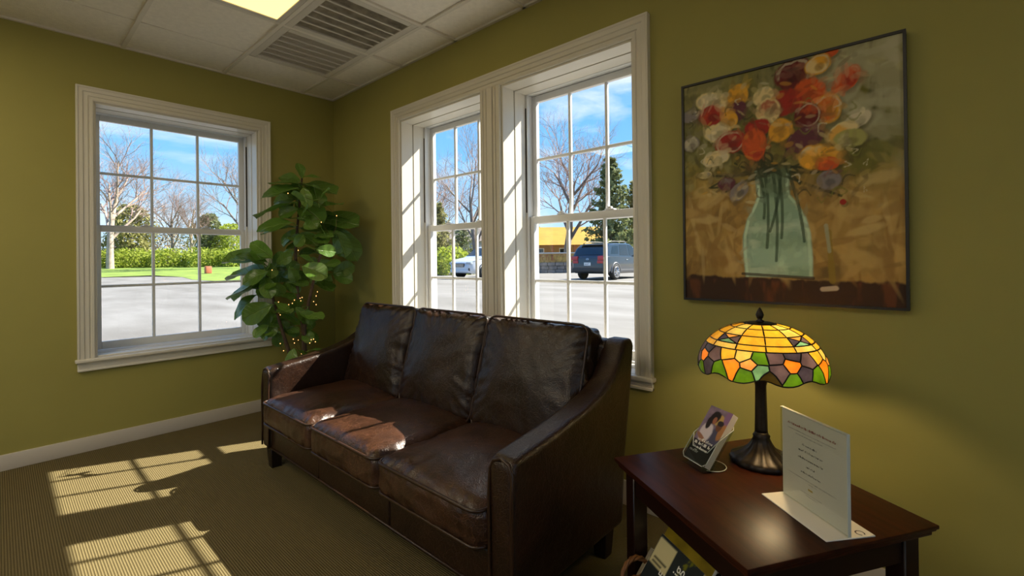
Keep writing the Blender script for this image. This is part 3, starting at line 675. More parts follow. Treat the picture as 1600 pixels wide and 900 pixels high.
# ------------------------------------------------------------------ painting
pa = thing('painting', 'framed painting of red, orange and cream flowers in a pale green glass vase', 'painting', (3.655, 0, 1.03), world=True)
PX0, PX1, PZ0, PZ1 = 3.272, 4.038, 1.031, 1.978
b = B(); q = .009
b.box(PX0, PX1, -.042, -.002, PZ0, PZ0 + q).box(PX0, PX1, -.042, -.002, PZ1 - q, PZ1).box(PX0, PX0 + q, -.042, -.002, PZ0 + q, PZ1 - q).box(PX1 - q, PX1, -.042, -.002, PZ0 + q, PZ1 - q)
b.build('frame', 'frame_black', pa); box('canvas_block', PX0 + q, PX1 - q, -.034, -.004, PZ0 + q, PZ1 - q, 'frame_black', pa)
def pz(x, y):
    s_ = (x - 50) / 675; top = 205 - 175 * s_; bot = 845 + 25 * s_
    return s_ * 840 / ((1 - s_) * 640 + s_ * 840), 1 - (y - top) / (bot - top)
PG = 1.25
def paint(X, Y):
    W = fbm(X, Y, 7, 8, 11, 5); W2 = fbm(X, Y, 18, 5, 12, 4); W3 = fbm(X, Y, 4, 16, 13, 4)
    g = lambda r, gg, bb: lin((r, gg, bb)) * PG
    C = np.ones(X.shape + (3,)) * g(150, 120, 60)
    C = C * (.72 + .6 * W[..., None])
    def lay(k, col, a=1.0):
        nonlocal C; k = np.clip(k, 0, 1)[..., None] * a; C = C * (1 - k) + col * k
    lay(sm(Y + .35 * (W - .5), .48, .60), g(98, 92, 28))                                   # olive upper field
    lay(sm(Y - .5 * X + .5 * (W2 - .5), .62, .80), g(125, 120, 80), .7)
    lay(sm(X + .7 * Y + .5 * (W - .5), 1.22, 1.42), g(150, 145, 110), .9)                  # pale corner
    lay(sm(.30 - abs(Y - .58 - .22 * (X - .75)) * 2.2 + .5 * (W2 - .5), .0, .2) * sm(X, .58, .75), g(92, 92, 26), .85)
    lay(sm(W3, .55, .75) * sm(.5 - Y, 0, .1), g(178, 148, 84), .7); lay(sm(W2, .60, .75) * sm(.55 - Y, 0, .2), g(120, 84, 34), .6)
    lay(sm(W3, .62, .78) * sm(Y - .5, 0, .2), g(165, 155, 100), .5); lay(sm(W2, .64, .74) * sm(Y - .5, 0, .1), g(60, 58, 20), .6)
    lay(sm(.115 - .02 * X - Y + .02 * (W2 - .5), 0, .012), g(52, 30, 14)); lay(sm(W2, .52, .7) * sm(.10 - Y, 0, .02), g(92, 50, 22), .8)   # table
    def stroke(p0, p1, wd, col, a=1.0, bend=0):
        nonlocal C
        (x0, y0), (x1, y1) = pz(*p0), pz(*p1); dx, dy = x1 - x0, y1 - y0; L2 = dx * dx + dy * dy
        t = np.clip(((X - x0) * dx + (Y - y0) * dy) / L2, 0, 1); bx = bend * 4 * t * (1 - t); n_ = math.sqrt(L2)
        d = np.hypot(X - x0 - t * dx + dy / n_ * bx, (Y - y0 - t * dy - dx / n_ * bx) * 1.236)
        lay(1 - sm(d + wd * .8 * (W - .5), wd * .7, wd * 1.2), col, a)
    def dabs(n, sd, x0, x1, y0, y1, lx_, ly_, cols, amp, alpha, vert=False):
        r = np.random.default_rng(sd); ny, nx = X.shape
        for k in range(n):
            cx, cy = r.uniform(x0, x1), r.uniform(y0, y1); rx, ry = lx_ * r.uniform(.5, 1.4), ly_ * r.uniform(.5, 1.4); an = r.uniform(-.7, .7) + (PI / 2 if vert and r.random() < .5 else 0); m_ = max(rx, ry) * 1.3
            i0, i1, j0, j1 = max(0, int((cx - m_) * nx)), min(nx, int((cx + m_) * nx) + 1), max(0, int((cy - m_) * ny)), min(ny, int((cy + m_) * ny) + 1)
            if i1 <= i0 or j1 <= j0: continue
            sub = C[j0:j1, i0:i1]; base = sub.reshape(-1, 3).mean(0); col = cols[int(r.integers(len(cols)))] * .5 + base * .5 if cols else base * r.uniform(1 - amp, 1 + amp)
            C[j0:j1, i0:i1], _ = blob(sub, X[j0:j1, i0:i1], Y[j0:j1, i0:i1], cx, cy, rx, ry, an, col, .3, .9, W=W2[j0:j1, i0:i1], alpha=alpha * r.uniform(.5, 1))
    dabs(420, 3, 0, 1, .12, 1, .05, .018, None, .45, .8, True)
    dabs(110, 4, .0, 1, .12, .5, .07, .02, [g(190, 160, 95), g(205, 180, 120), g(120, 82, 30)], 0, .8, True); dabs(90, 5, 0, .6, .5, .95, .05, .02, [g(150, 150, 100), g(70, 68, 20), g(110, 100, 30)], 0, .8, True); dabs(50, 6, .7, 1, .62, 1, .07, .025, [g(175, 170, 140), g(140, 135, 100)], 0, .8)
    # vase
    vy = np.array([pz(330, y)[1] for y in (780, 700, 650, 600, 560, 530, 490, 445)]); lx = np.array([pz(x, 650)[0] for x in (232, 226, 226, 238, 258, 270, 268, 262)]); rx_ = np.array([pz(x, 650)[0] for x in (442, 440, 436, 422, 398, 374, 372, 378)])
    l_ = np.interp(Y, vy, lx); r_ = np.interp(Y, vy, rx_); ins = sm(X - l_, -.004, .006) * sm(r_ - X, -.004, .006) * sm(Y - vy[0], -.003, .004) * sm(vy[-1] - Y, -.004, .006)
    lay(ins, g(128, 160, 136), .92); lay(ins * sm(W3, .46, .64), g(172, 192, 166), .85); lay(ins * sm(W, .56, .7), g(84, 122, 104), .7)
    lay(ins * sm(.055 - abs(Y - vy[0] - .085), 0, .03), g(160, 190, 165), .6); lay(ins * sm(Y - vy[0] - .32, 0, .06), g(62, 78, 40), .75)
    lay(ins * (1 - sm(abs(X - l_ - .012), .004, .010)), g(190, 215, 190), .7); lay(ins * (1 - sm(abs(X - r_ + .012), .004, .010)), g(180, 205, 175), .6)
    dabs(120, 9, .28, .62, .11, .42, .02, .010, None, .30, .6, True)
    for i in range(26):
        x1, y1 = 100 + 17 * i + rng.integers(-20, 20), 300 + rng.integers(0, 190) + abs(i - 13) * 4
        stroke((318 + rng.integers(-35, 35), 445), (int(x1), int(y1)), .006, g(44, 48, 18), .85, float(rng.uniform(-.03, .03)))
    for (p0, p1) in (((295, 450), (300, 690)), ((320, 450), (328, 730)), ((335, 450), (345, 660)), ((365, 450), (415, 670)), ((280, 470), (292, 600)), ((345, 450), (310, 640))): stroke(p0, p1, .007, g(38, 56, 30), .75, .012)
    stroke((225, 770), (440, 782), .008, g(40, 26, 14), .8); stroke((490, 640), (500, 790), .012, g(130, 110, 30), .7); stroke((470, 815), (510, 812), .012, g(190, 175, 150), .8); stroke((482, 620), (492, 700), .008, g(150, 160, 140), .6)
    RED, DR, ORG, YEL, CRM, PUR = g(150, 34, 18), g(92, 18, 16), g(190, 78, 22), g(205, 148, 36), g(205, 185, 130), g(88, 40, 52); WHT = g(190, 180, 150); GRY = g(120, 112, 110)
    fl = [(70, 290, 26, 16, 0, GRY, WHT), (70, 375, 24, 18, 0, GRY, WHT), (385, 160, 50, 44, .2, DR, RED), (500, 97, 26, 10, .2, ORG, RED), (460, 130, 36, 28, .2, YEL, CRM), (435, 215, 48, 42, .1, ORG, YEL), (550, 175, 48, 26, .5, ORG, RED), (140, 245, 48, 26, -.2, CRM, WHT),
          (295, 228, 30, 26, 0, CRM, YEL), (365, 245, 40, 36, 0, RED, DR), (495, 262, 40, 42, 0, YEL, ORG), (305, 272, 34, 36, 0, CRM, RED), (432, 284, 40, 33, 0, DR, ORG), (215, 225, 28, 30, 0, YEL, ORG), (135, 288, 37, 26, -.1, RED, ORG), (212, 272, 28, 28, 0, PUR, DR),
          (190, 302, 26, 26, 0, YEL, CRM), (150, 340, 38, 26, 0, CRM, WHT), (275, 325, 34, 27, 0, RED, DR), (345, 332, 34, 32, .3, YEL, GRY), (190, 370, 42, 34, .1, RED, DR), (262, 375, 34, 42, 0, ORG, RED), (580, 300, 46, 22, .4, WHT, CRM), (535, 335, 50, 24, .3, CRM, YEL),
          (425, 356, 54, 33, .25, PUR, WHT), (555, 355, 48, 26, 0, g(150, 145, 80), WHT), (470, 412, 66, 34, -.1, YEL, CRM), (490, 432, 32, 18, 0, ORG, RED), (145, 420, 40, 20, .1, CRM, WHT), (490, 482, 36, 26, -.1, GRY, PUR), (175, 497, 26, 18, 0, PUR, GRY), (215, 520, 30, 22, .5, GRY, CRM), (110, 470, 20, 10, 0, CRM, GRY), (535, 548, 9, 8, 0, RED, RED)]
    for n_, (x, y, rx, ry, an, c1, c2) in enumerate(fl):
        (a, c), (a2, _), (_, c2_) = pz(x, y), pz(x + rx, y), pz(x, y - ry); rx1, ry1 = abs(a2 - a) * 1.12, abs(c2_ - c) * 1.12; Wn = np.roll(W2, n_ * 13, 1)
        C, _ = blob(C, X, Y, a + .006, c - .008, rx1 * 1.12, ry1 * 1.12, an, g(60, 52, 20), .2, .5, W=Wn, alpha=.5)
        C, d = blob(C, X, Y, a, c, rx1, ry1, an, c1, .10, .55, W=Wn)
        k = (1 - sm(d, .75, .95)) * sm(np.roll(W, n_ * 29, 0), .48, .62); lay(k, c2, .8)
        if n_ % 2 == 0: k = (1 - sm(abs(d - .86), .04, .10)) * sm(np.roll(W, n_ * 17, 1), .42, .55); lay(k, WHT, .6)
        if n_ % 3: C, _ = blob(C, X, Y, a + .01, c - .01, rx1 * .4, ry1 * .4, an, c1 * .45, .3, .6, W=Wn, alpha=.7)
    dabs(520, 7, .02, .86, .42, .98, .022, .010, None, .55, .75, True); dabs(60, 8, .1, .8, .45, .95, .02, .008, [WHT, YEL, CRM], 0, .8)
    for i in range(30):
        x, y = rng.integers(60, 620), rng.integers(200, 560); stroke((int(x), int(y)), (int(x + rng.integers(-40, 40)), int(y + rng.integers(-25, 25))), .005, [g(50, 52, 22), WHT, g(110, 110, 40)][i % 3], .55, .02)
    return C
grid_print('canvas', 300, 370, lambda a, c: (PX0 + q + (PX1 - PX0 - 2 * q) * a, -.0345, PZ0 + q + (PZ1 - PZ0 - 2 * q) * c), paint, 'canvas_paint', pa)

# ------------------------------------------------------------------ basket with magazines
E1 = Vector((math.cos(TA), math.sin(TA), 0)); E2 = Vector((-math.sin(TA), math.cos(TA), 0)); BC = TC - E1 * .07 - E2 * .27
bk = thing('magazine_basket', 'woven brown wicker basket of magazines under the side table', 'basket', BC, TA)
b = B(); bw, bd, bh = .112, .118, .21
def bask(a, z, e=0): k = .86 + .14 * z / bh; p = 4; cx, sx = math.cos(a), math.sin(a); r = (abs(cx) ** p + abs(sx) ** p) ** (-1 / p); return Vector(((bw + e) * k * r * cx, (bd + e) * k * r * sx, z))
for lv in range(13):
    b.tube([bask(2 * PI * q / 48, .012 + lv * .0155, .004 * math.cos(24 * 2 * PI * q / 48 / 2 + PI * lv)) for q in range(48)], .0068, 5, closed=True)
b.build('weave', 'wicker', bk, smooth=True)
for q in range(24): B().tube([bask(2 * PI * q / 24, z) for z in (.0, .1, .215)], .004, 5).build('stake', 'wicker', bk, smooth=True)
b = B()
for ph in (0, 2.1, 4.2): b.tube([bask(2 * PI * q / 64, .216, 0) + Vector((0, 0, .006 * math.sin(10 * 2 * PI * q / 64 + ph))) + bask(2 * PI * q / 64, 0).normalized() * .006 * math.cos(10 * 2 * PI * q / 64 + ph) for q in range(64)], .0055, 5, closed=True)
b.build('rim', 'wicker', bk, smooth=True)
B().box(-bw * .83, bw * .83, -bd * .83, bd * .83, .002, .010).build('bottom', 'wicker', bk)
for sx in (-1, 1):
    b = B()
    for ph in (0, 2.1, 4.2): b.tube([Vector((sx * (bw + .004), 0, .20)) + Vector((sx * .012 * math.sin(t), -.055 * math.cos(t), .07 * math.sin(t))) + Vector((.005 * math.cos(5 * t + ph), 0, .005 * math.sin(5 * t + ph))) for t in np.linspace(0, PI, 18)], .0045, 5)
    b.build('handle', 'wicker', bk, smooth=True)
def text_obj(txt, size, m, parent, mtx, name='cover_lettering'):
    cu = bpy.data.curves.new('t', 'FONT'); cu.body = txt; cu.size = size; cu.extrude = .0002; o = bpy.data.objects.new('t', cu); COL.objects.link(o); bpy.context.view_layer.update()
    me = bpy.data.meshes.new_from_object(o.evaluated_get(bpy.context.evaluated_depsgraph_get())); bpy.data.objects.remove(o); me.transform(mtx); me.materials.clear(); me.materials.append(M[m]); me.name = name
    return link(name, me, parent)
def mag_art(kind):
    def art(X, Y):
        W = fbm(X, Y, 5, 6, kind * 5 + 2); C = np.ones(X.shape + (3,)) * lin([(40, 46, 48), (60, 66, 74), (150, 140, 120), (22, 22, 24), (150, 120, 60)][kind]) * (.6 + .8 * W[..., None])
        def rect(x0, x1, y0, y1, c):
            k = ((X > x0) & (X < x1) & (Y > y0) & (Y < y1))[..., None]; return np.where(k, lin(c), C)
        if kind == 0: C = rect(.02, .42, .70, .97, (205, 195, 150)); C = rect(.06, .36, .76, .78, (70, 66, 50)); C = rect(.06, .30, .72, .735, (70, 66, 50)); C = np.where(((W > .55) & (X > .6))[..., None], lin((110, 112, 30)), C); C = rect(.0, .3, .05, .12, (215, 205, 160))
        if kind == 1: C = np.where((Y > .72)[..., None], lin((128, 110, 24)) * (.5 + W[..., None]), C); C = rect(.5, .95, .70, .80, (200, 185, 150)); C = np.where(((Y < .5) & (W > .5))[..., None], lin((120, 118, 30)), C)
        if kind == 2: C = rect(.1, .9, .1, .9, (205, 195, 165)); C = rect(.55, .98, .75, .99, (170, 24, 30))
        return C
    return art
# each magazine: offset in basket frame, tilt, size
mg = [('black magazine with large white lettering leaning in the basket', 0, (-.008, -.092, .088), -35, 0, .20, .262), ('green and yellow garden magazine behind the lettered one in the basket', 1, (.006, -.058, .132), -35, 0, .215, .262),
      ('cream and red magazine at the left end of the basket', 2, (-.055, -.098, .075), -38, 5, .12, .22), ('black magazine with round white symbols at the right of the basket', 3, (.10, -.005, .10), -30, -3, .20, .262)]
for n, (lab, kind, (ox, oy, oz), tilt, rz, mw, mh) in enumerate(mg):
    rt = Matrix.Rotation(TA, 4, 'Z') @ Matrix.Translation((ox, oy, oz)) @ Matrix.Rotation(math.radians(rz), 4, 'Z') @ Matrix.Rotation(math.radians(tilt), 4, 'X')
    o = thing('magazine', lab, 'magazine', (0, 0, 0), group='magazines in the basket'); o.matrix_world = Matrix.Translation(BC) @ rt
    k = .5 if n != 2 else .55
    pgm = box('pages', -mw * k, mw * k, 0, .009, .012, mh + .05, 'paper', o)
    grid_print('cover', 40, 50, lambda a, c: (-mw * k + 2 * mw * k * a, -.0006, .012 + (mh + .038) * c), mag_art(kind), 'print', o)
    fw = Matrix.Rotation(PI / 2, 4, 'X')
    if n == 0: vt = fw @ Matrix.Rotation(PI / 2, 4, 'Z'); text_obj('appig', .046, 'letter_white', o, Matrix.Translation((.034, -.0012, .182)) @ vt); text_obj('HERE', .034, 'letter_white', o, Matrix.Translation((-.016, -.0012, .150)) @ vt)
    if n == 3: text_obj("r@o", .07, 'letter_white', o, Matrix.Translation((-.07, -.0012, .245)) @ fw)

# ------------------------------------------------------------------ fiddle leaf fig
PB = Vector((.50, -.577, 0))
fig = thing('fig_tree', 'tall potted fiddle leaf fig in the room corner behind the sofa', 'plant', PB, world=True)
B().lathe([(.10, 0), (.115, .01), (.145, .30), (.152, .34), (.152, .36), (.14, .36), (.135, .33)], 32, PB).build('pot', 'pot', fig, smooth=True)
B().lathe([(.136, .325), (.08, .34), (.01, .345)], 24, PB).build('soil', 'soil', fig, smooth=True)
def fpx(zx, zy, dep=0): return at_depth(340 + zx * .4, 240 + zy * .4, 3.60 + dep)
stems = [[PB + Vector((.02, .02, .33)), fpx(335, 830), fpx(335, 700), fpx(315, 560), fpx(305, 400), fpx(315, 250, .02), fpx(330, 90, .02)],
         [PB + Vector((-.03, -.03, .33)), fpx(285, 800, -.05), fpx(255, 700, -.08), fpx(215, 560, -.1), fpx(190, 460, -.12)],
         [PB + Vector((.05, -.01, .33)), fpx(340, 820, -.04), fpx(340, 680, -.06), fpx(365, 540, -.08), fpx(395, 420, -.1), fpx(430, 330, -.1)]]
def smooth_path(p, n=5):
    out = []
    for i in range(len(p) - 1):
        p0, p1, p2, p3 = p[max(0, i - 1)], p[i], p[i + 1], p[min(len(p) - 1, i + 2)]
        for q in range(n): t = q / n; out.append(.5 * ((2 * p1) + (p2 - p0) * t + (2 * p0 - 5 * p1 + 4 * p2 - p3) * t * t + (3 * p1 - p0 - 3 * p2 + p3) * t ** 3))
    return out + [p[-1]]
paths = [smooth_path(p) for p in stems]
for p in paths: B().tube(p, [.019 - .012 * i / (len(p) - 1) for i in range(len(p))], 8).build('trunk', 'trunk_brown', fig, smooth=True)
def leaf_mesh(name, seed, droop, fold, m):
    r = random.Random(seed); V = []; Fc = []; nu, nv = 13, 9
    for i in range(nu):
        t = i / (nu - 1); wd = (.13 + .34 * math.sin(PI * min(1, t ** 1.15 * 1.0)) ** .8 + .10 * sm(np.array(t), .3, .75) - .02) * (1 if t < .97 else .55)
        if t > .9: wd *= math.sqrt(max(0, 1 - ((t - .9) / .1) ** 2)) * .85 + .15
        if t < .1: wd *= t / .1 * .8 + .05
        for j in range(nv):
            s_ = -1 + 2 * j / (nv - 1); x = s_ * wd * .62; y = t
            z = -droop * t * t + fold * abs(s_) ** 1.3 * wd + .03 * math.sin(t * 9 + s_ * 2 + seed) * abs(s_) + .015 * math.sin(9 * t * 2.2) * (1 - abs(s_))
            V.append((x, y, z))
    for i in range(nu - 1):
        for j in range(nv - 1): Fc.append((i * nv + j, i * nv + j + 1, (i + 1) * nv + j + 1, (i + 1) * nv + j))
    me = bpy.data.meshes.new(name); me.from_pydata(V, [], Fc); me.materials.append(M[m]); me.polygons.foreach_set('use_smooth', [True] * len(me.polygons)); return me
LM = [leaf_mesh('leaf', s_, d, f_, m_) for s_, d, f_, m_ in ((1, .12, .18, 'fig_leaf'), (2, .25, .12, 'fig_leaf'), (3, .05, .25, 'fig_leaf'), (4, .18, .08, 'fig_leaf_young'))]
# (x, y of leaf base and tip in the zoomed study of the plant, facing: 0 edge-on, 1 facing us)
lv = [(328, 95, 322, 55, .6), (330, 92, 388, 84, .2), (325, 110, 255, 88, .5), (320, 120, 225, 95, .4), (318, 135, 195, 155, .2), (330, 120, 440, 135, .35), (335, 130, 350, 195, .9), (372, 120, 395, 200, .7), (320, 140, 250, 140, .6),
      (315, 175, 230, 175, .5), (310, 190, 172, 225, .25), (305, 180, 395, 245, .9), (400, 210, 472, 190, .25), (315, 215, 250, 240, .7), (300, 270, 180, 275, .2), (300, 285, 190, 300, .2), (395, 240, 500, 240, .2), (400, 255, 520, 262, .35),
      (430, 262, 555, 272, .35), (455, 290, 540, 385, .8), (460, 300, 500, 380, .8), (320, 290, 460, 300, .3), (320, 300, 250, 340, .7), (325, 310, 380, 350, .5), (310, 250, 370, 260, .5), (385, 375, 430, 378, .9), (385, 385, 335, 385, .6),
      (300, 380, 240, 420, .7), (215, 410, 150, 352, .6), (210, 410, 50, 415, .35), (205, 430, 110, 385, .3), (195, 440, 130, 410, .4), (215, 440, 255, 400, .8), (230, 440, 290, 430, .5), (200, 450, 65, 480, .2), (200, 460, 110, 490, .5),
      (215, 480, 55, 520, .3), (205, 490, 75, 545, .35), (215, 500, 160, 550, .8), (215, 500, 245, 540, .7), (200, 465, 262, 490, .7), (265, 500, 298, 520, .8), (250, 470, 310, 470, .8), (330, 440, 412, 470, .95), (410, 440, 468, 420, .5),
      (410, 430, 455, 455, .6), (450, 470, 520, 440, .9), (450, 470, 515, 490, .8), (365, 500, 438, 520, .5), (330, 480, 430, 490, .5), (310, 450, 340, 510, .7), (155, 550, 60, 618, .5), (215, 590, 100, 640, .95), (225, 600, 160, 660, .8), (220, 580, 265, 600, .5),
      (235, 630, 265, 680, .95), (265, 640, 302, 665, .8), (305, 600, 345, 640, .7), (320, 620, 380, 640, .6), (345, 610, 370, 655, .8), (200, 670, 150, 700, .5), (210, 680, 180, 715, .7), (230, 690, 235, 732, .9), (255, 680, 305, 700, .9), (340, 690, 358, 725, .7),
      (300, 760, 280, 825, .6), (320, 770, 345, 800, .5), (300, 790, 268, 840, .6), (325, 800, 310, 845, .5), (355, 770, 400, 765, .15), (360, 800, 450, 800, .15), (250, 250, 290, 200, .7), (345, 190, 300, 160, .5), (370, 330, 430, 310, .4), (330, 350, 290, 320, .6),
      (410, 330, 450, 300, .4), (180, 430, 160, 400, .5), (395, 460, 370, 420, .6), (280, 440, 300, 480, .6), (400, 180, 420, 150, .3), (350, 240, 380, 280, .6), (440, 300, 470, 340, .6), (300, 330, 260, 355, .5), (180, 480, 200, 540, .5), (265, 380, 300, 350, .5), (240, 200, 280, 240, .6)]
rr = random.Random(11)
for k in range(46):
    x0, y0 = rr.choice([(320, rr.uniform(100, 340)), (400, rr.uniform(250, 500)), (215, rr.uniform(400, 560)), (300, rr.uniform(450, 560)), (240, rr.uniform(600, 720)), (330, rr.uniform(590, 720)), (430, rr.uniform(270, 480))])
    x0 += rr.uniform(-25, 25); a = rr.uniform(0, 2 * PI); ln_ = rr.uniform(45, 75); lv.append((x0, y0, x0 + ln_ * math.cos(a), y0 + ln_ * .6 * math.sin(a), rr.uniform(.15, .9)))
pet = B()
rr = random.Random(5)
allp = [p for pp in paths for p in pp]
for n, (x0, y0, x1, y1, fc) in enumerate(lv):
    dep = rr.uniform(-.16, .12) + max(0, (x1 - 400) / 600)
    if (x0, y0) in ((330, 440), (385, 375)): dep = -.36       # the two leaves that catch the sun
    p0 = fpx(x0, y0, dep); p1 = fpx(x1, y1, dep + rr.uniform(-.10, .06) * (1.4 - fc)); ax = (p1 - p0); ln = ax.length * (1.08 + .35 * max(0, .5 - fc * .3)); ln = max(ln, .13); ax.normalize()
    tocam = (CAM - p0).normalized(); upv = (Vector((0, 0, 1)) * (1.05 - fc) + tocam * (fc * .9 + .12) + Vector((rr.uniform(-.3, .3), rr.uniform(-.3, .3), rr.uniform(0, .2)))); nz_ = (upv - ax * upv.dot(ax)).normalized(); sx_ = ax.cross(nz_)
    o = link('leaf', LM[(n * 7 + n // 4) % 4 if rr.random() < .8 else 0], None); sc = ln; wsc = sc * rr.uniform(.92, 1.12)
    if p1.x < .05: p0.x += .05 - p1.x
    over = max(p0.y, p1.y, (p0 + ax * ln).y) + .09
    if over > 0: p0.y -= over
    mtx = Matrix(((sx_.x * wsc, ax.x * sc, nz_.x * sc, p0.x), (sx_.y * wsc, ax.y * sc, nz_.y * sc, p0.y), (sx_.z * wsc, ax.z * sc, nz_.z * sc, p0.z), (0, 0, 0, 1)))
    o.parent = fig; o.matrix_parent_inverse = fig.matrix_basis.inverted(); o.matrix_basis = mtx
    near = min(allp, key=lambda q: (q - p0).length + (.3 if q.z > p0.z + .02 else 0))
    pet.tube([near, (near + p0) / 2 - Vector((0, 0, .01)), p0 + ax * .01], [.0035, .003, .0025], 5)
pet.build('petioles', 'fig_leaf_young', fig, smooth=True)
fl_ = thing('fairy_lights', 'string of tiny warm fairy lights wound around the fig tree stems', 'string lights', PB + Vector((0, 0, .36)), world=True)
lpx = [(258, 770), (245, 742), (300, 740), (315, 728), (328, 782), (296, 725), (360, 740), (375, 725), (382, 735), (366, 727), (240, 622), (238, 580), (245, 630), (278, 590), (292, 585), (300, 572), (322, 565), (330, 562), (325, 575), (375, 578), (385, 590), (390, 540), (385, 556), (315, 378), (430, 345), (405, 268), (275, 155), (465, 243), (370, 430), (213, 455)]
pts = [fpx(x, y, -.10 - .02 * (i % 3)) for i, (x, y) in enumerate(lpx)]
B().tube(smooth_path(pts, 4), .0011, 4).build('wire', 'wire', fl_)
sph = B().lathe([(.001, -.0036), (.0024, -.0028), (.0034, 0), (.0024, .0028), (.001, .0036)], 8).build('bulb', 'fairy_bulb', fl_, smooth=True); sph.location = pts[0]
for p in pts[1:]: o = sph.copy(); COL.objects.link(o); o.location = p

# ------------------------------------------------------------------ outdoors
GZ = .20
def gz(x, y):
    d = (Vector((x, y, 0)) - Vector((CAM.x, CAM.y, 0))).dot(Vector((F.x, F.y, 0)))
    return GZ
b = B(); b.add([(-160, -120, GZ), (-TH - .02, -120, GZ), (-TH - .02, 160, GZ), (-160, 160, GZ)], [(0, 1, 2, 3)]); b.add([(-TH - .02, TH + .02, GZ), (120, TH + .02, GZ), (120, 160, GZ), (-TH - .02, 160, GZ)], [(0, 1, 2, 3)])
b.add([(-TH - .02, -120, GZ), (120, -120, GZ), (120, YE - TH - .02, GZ), (-TH - .02, YE - TH - .02, GZ)], [(0, 1, 2, 3)]); b.add([(XE + TH + .02, YE - TH - .02, GZ), (120, YE - TH - .02, GZ), (120, TH + .02, GZ), (XE + TH + .02, TH + .02, GZ)], [(0, 1, 2, 3)])
tag(b.build('parking_lot', 'asphalt'), 'sunlit pale grey parking lot outside the windows', 'pavement', kind='structure')
# lawn seen through the left window, rising gently to the hedge
near_px = [(60, 434), (155, 434), (240, 432), (285, 433), (300, 437), (345, 440), (395, 438), (470, 436), (560, 434), (640, 428)]
V = []; Fc = []
nr = 8
for i, (u, v) in enumerate(near_px):
    a = on_z(u, v, GZ); d = ray(u, 405); d.z = 0; k = (a - CAM).dot(F); far = CAM + d * 62; far.z = GZ + .95
    for q in range(nr): t = q / (nr - 1); p = a.lerp(far, t); p.z = GZ + .012 + .95 * max(0, min(1, ((p - CAM).dot(F) - 32) / 30)); V.append(p)
for i in range(len(near_px) - 1):
    for q in range(nr - 1): Fc.append((i * nr + q, (i + 1) * nr + q, (i + 1) * nr + q + 1, i * nr + q + 1))
tag(mesh_obj('lawn', V, Fc, 'lawn'), 'bright green lawn rising to the hedge beyond the parking lot', 'lawn', kind='structure')
b = B().add([(-160, 34, GZ + .03), (60, 34, GZ + .03), (60, 120, GZ + .5), (-160, 120, GZ + .5)], [(0, 1, 2, 3)]); tag(b.build('verge', 'dry_ground'), 'dry grassy verge across the road', 'ground', kind='structure')
def lawn_z(p):
    k = (p - CAM).dot(F); return GZ + .012 + .95 * max(0, min(1, (k - 32) / 30))
def quads(n, fn, size, m, name, parent, seed):
    r = np.random.default_rng(seed); V = []; Fc = []
    for i in range(n):
        p = Vector(fn(r)); a = Vector(r.normal(size=3)).normalized(); c = a.orthogonal().normalized(); c.rotate(Matrix.Rotation(r.uniform(0, 6.28), 3, a)); e = a.cross(c); s_ = size * r.uniform(.6, 1.3); k = len(V)
        V += [p - c * s_, p + e * s_ * .5, p + c * s_, p - e * s_ * .5]; Fc.append((k, k + 1, k + 2, k + 3))
    return mesh_obj(name, V, Fc, m, parent)
def bare_tree(name, label, base, height, seed, m1, m2, group=None, lean=0, depth=5, r0=None, fork=.28, sp=1.0):
    t = thing(name, label, 'tree', base, group=group); r = random.Random(seed); trunk = B(); twigs = B()
    def grow(p, d, ln, rad, lv):
        pts = [p]; q = p.copy(); dd = d.copy(); n = 4 if lv < 3 else 3
        for i in range(n):
            dd = (dd + Vector((r.uniform(-1, 1), r.uniform(-1, 1), r.uniform(-.3, .7))) * (.10 + .05 * lv)).normalized(); q = q + dd * (ln / n); pts.append(q)
        tb_ = trunk if lv < 2 else twigs
        tb_.tube(pts, [rad * (1 - .5 * i / n) for i in range(n + 1)], 7 if lv < 1 else 5 if lv < 2 else 3, cap=False)
        if lv >= depth: return
        kids = (7 if lv == 0 else 5 if lv < 3 else 4)
        for k in range(kids):
            f_ = fork + (1 - fork) * (k + 1) / kids if lv == 0 else .25 + .75 * (k + 1) / kids
            i = min(n - 1, int(f_ * n - 1e-6)); pp = pts[i].lerp(pts[i + 1], f_ * n - i)
            az = k * 2.4 + r.uniform(-.5, .5); o = dd.orthogonal().normalized(); o.rotate(Matrix.Rotation(az, 3, dd)); an = r.uniform(.45, .85) * sp
            nd = (dd * math.cos(an) + o * math.sin(an) + Vector((0, 0, .12))).normalized()
            grow(pp, nd, ln * r.uniform(.52, .72) * (1 if lv else .85), rad * (.52 if lv < 3 else .6) * (1.1 - .4 * f_), lv + 1)
    grow(Vector((0, 0, -.1)), Vector((lean, 0, 1)).normalized(), height * .52, r0 or height * .018, 0)
    trunk.build('trunk', m1, t, smooth=True); g = twigs.build('branches', m2, t); return t
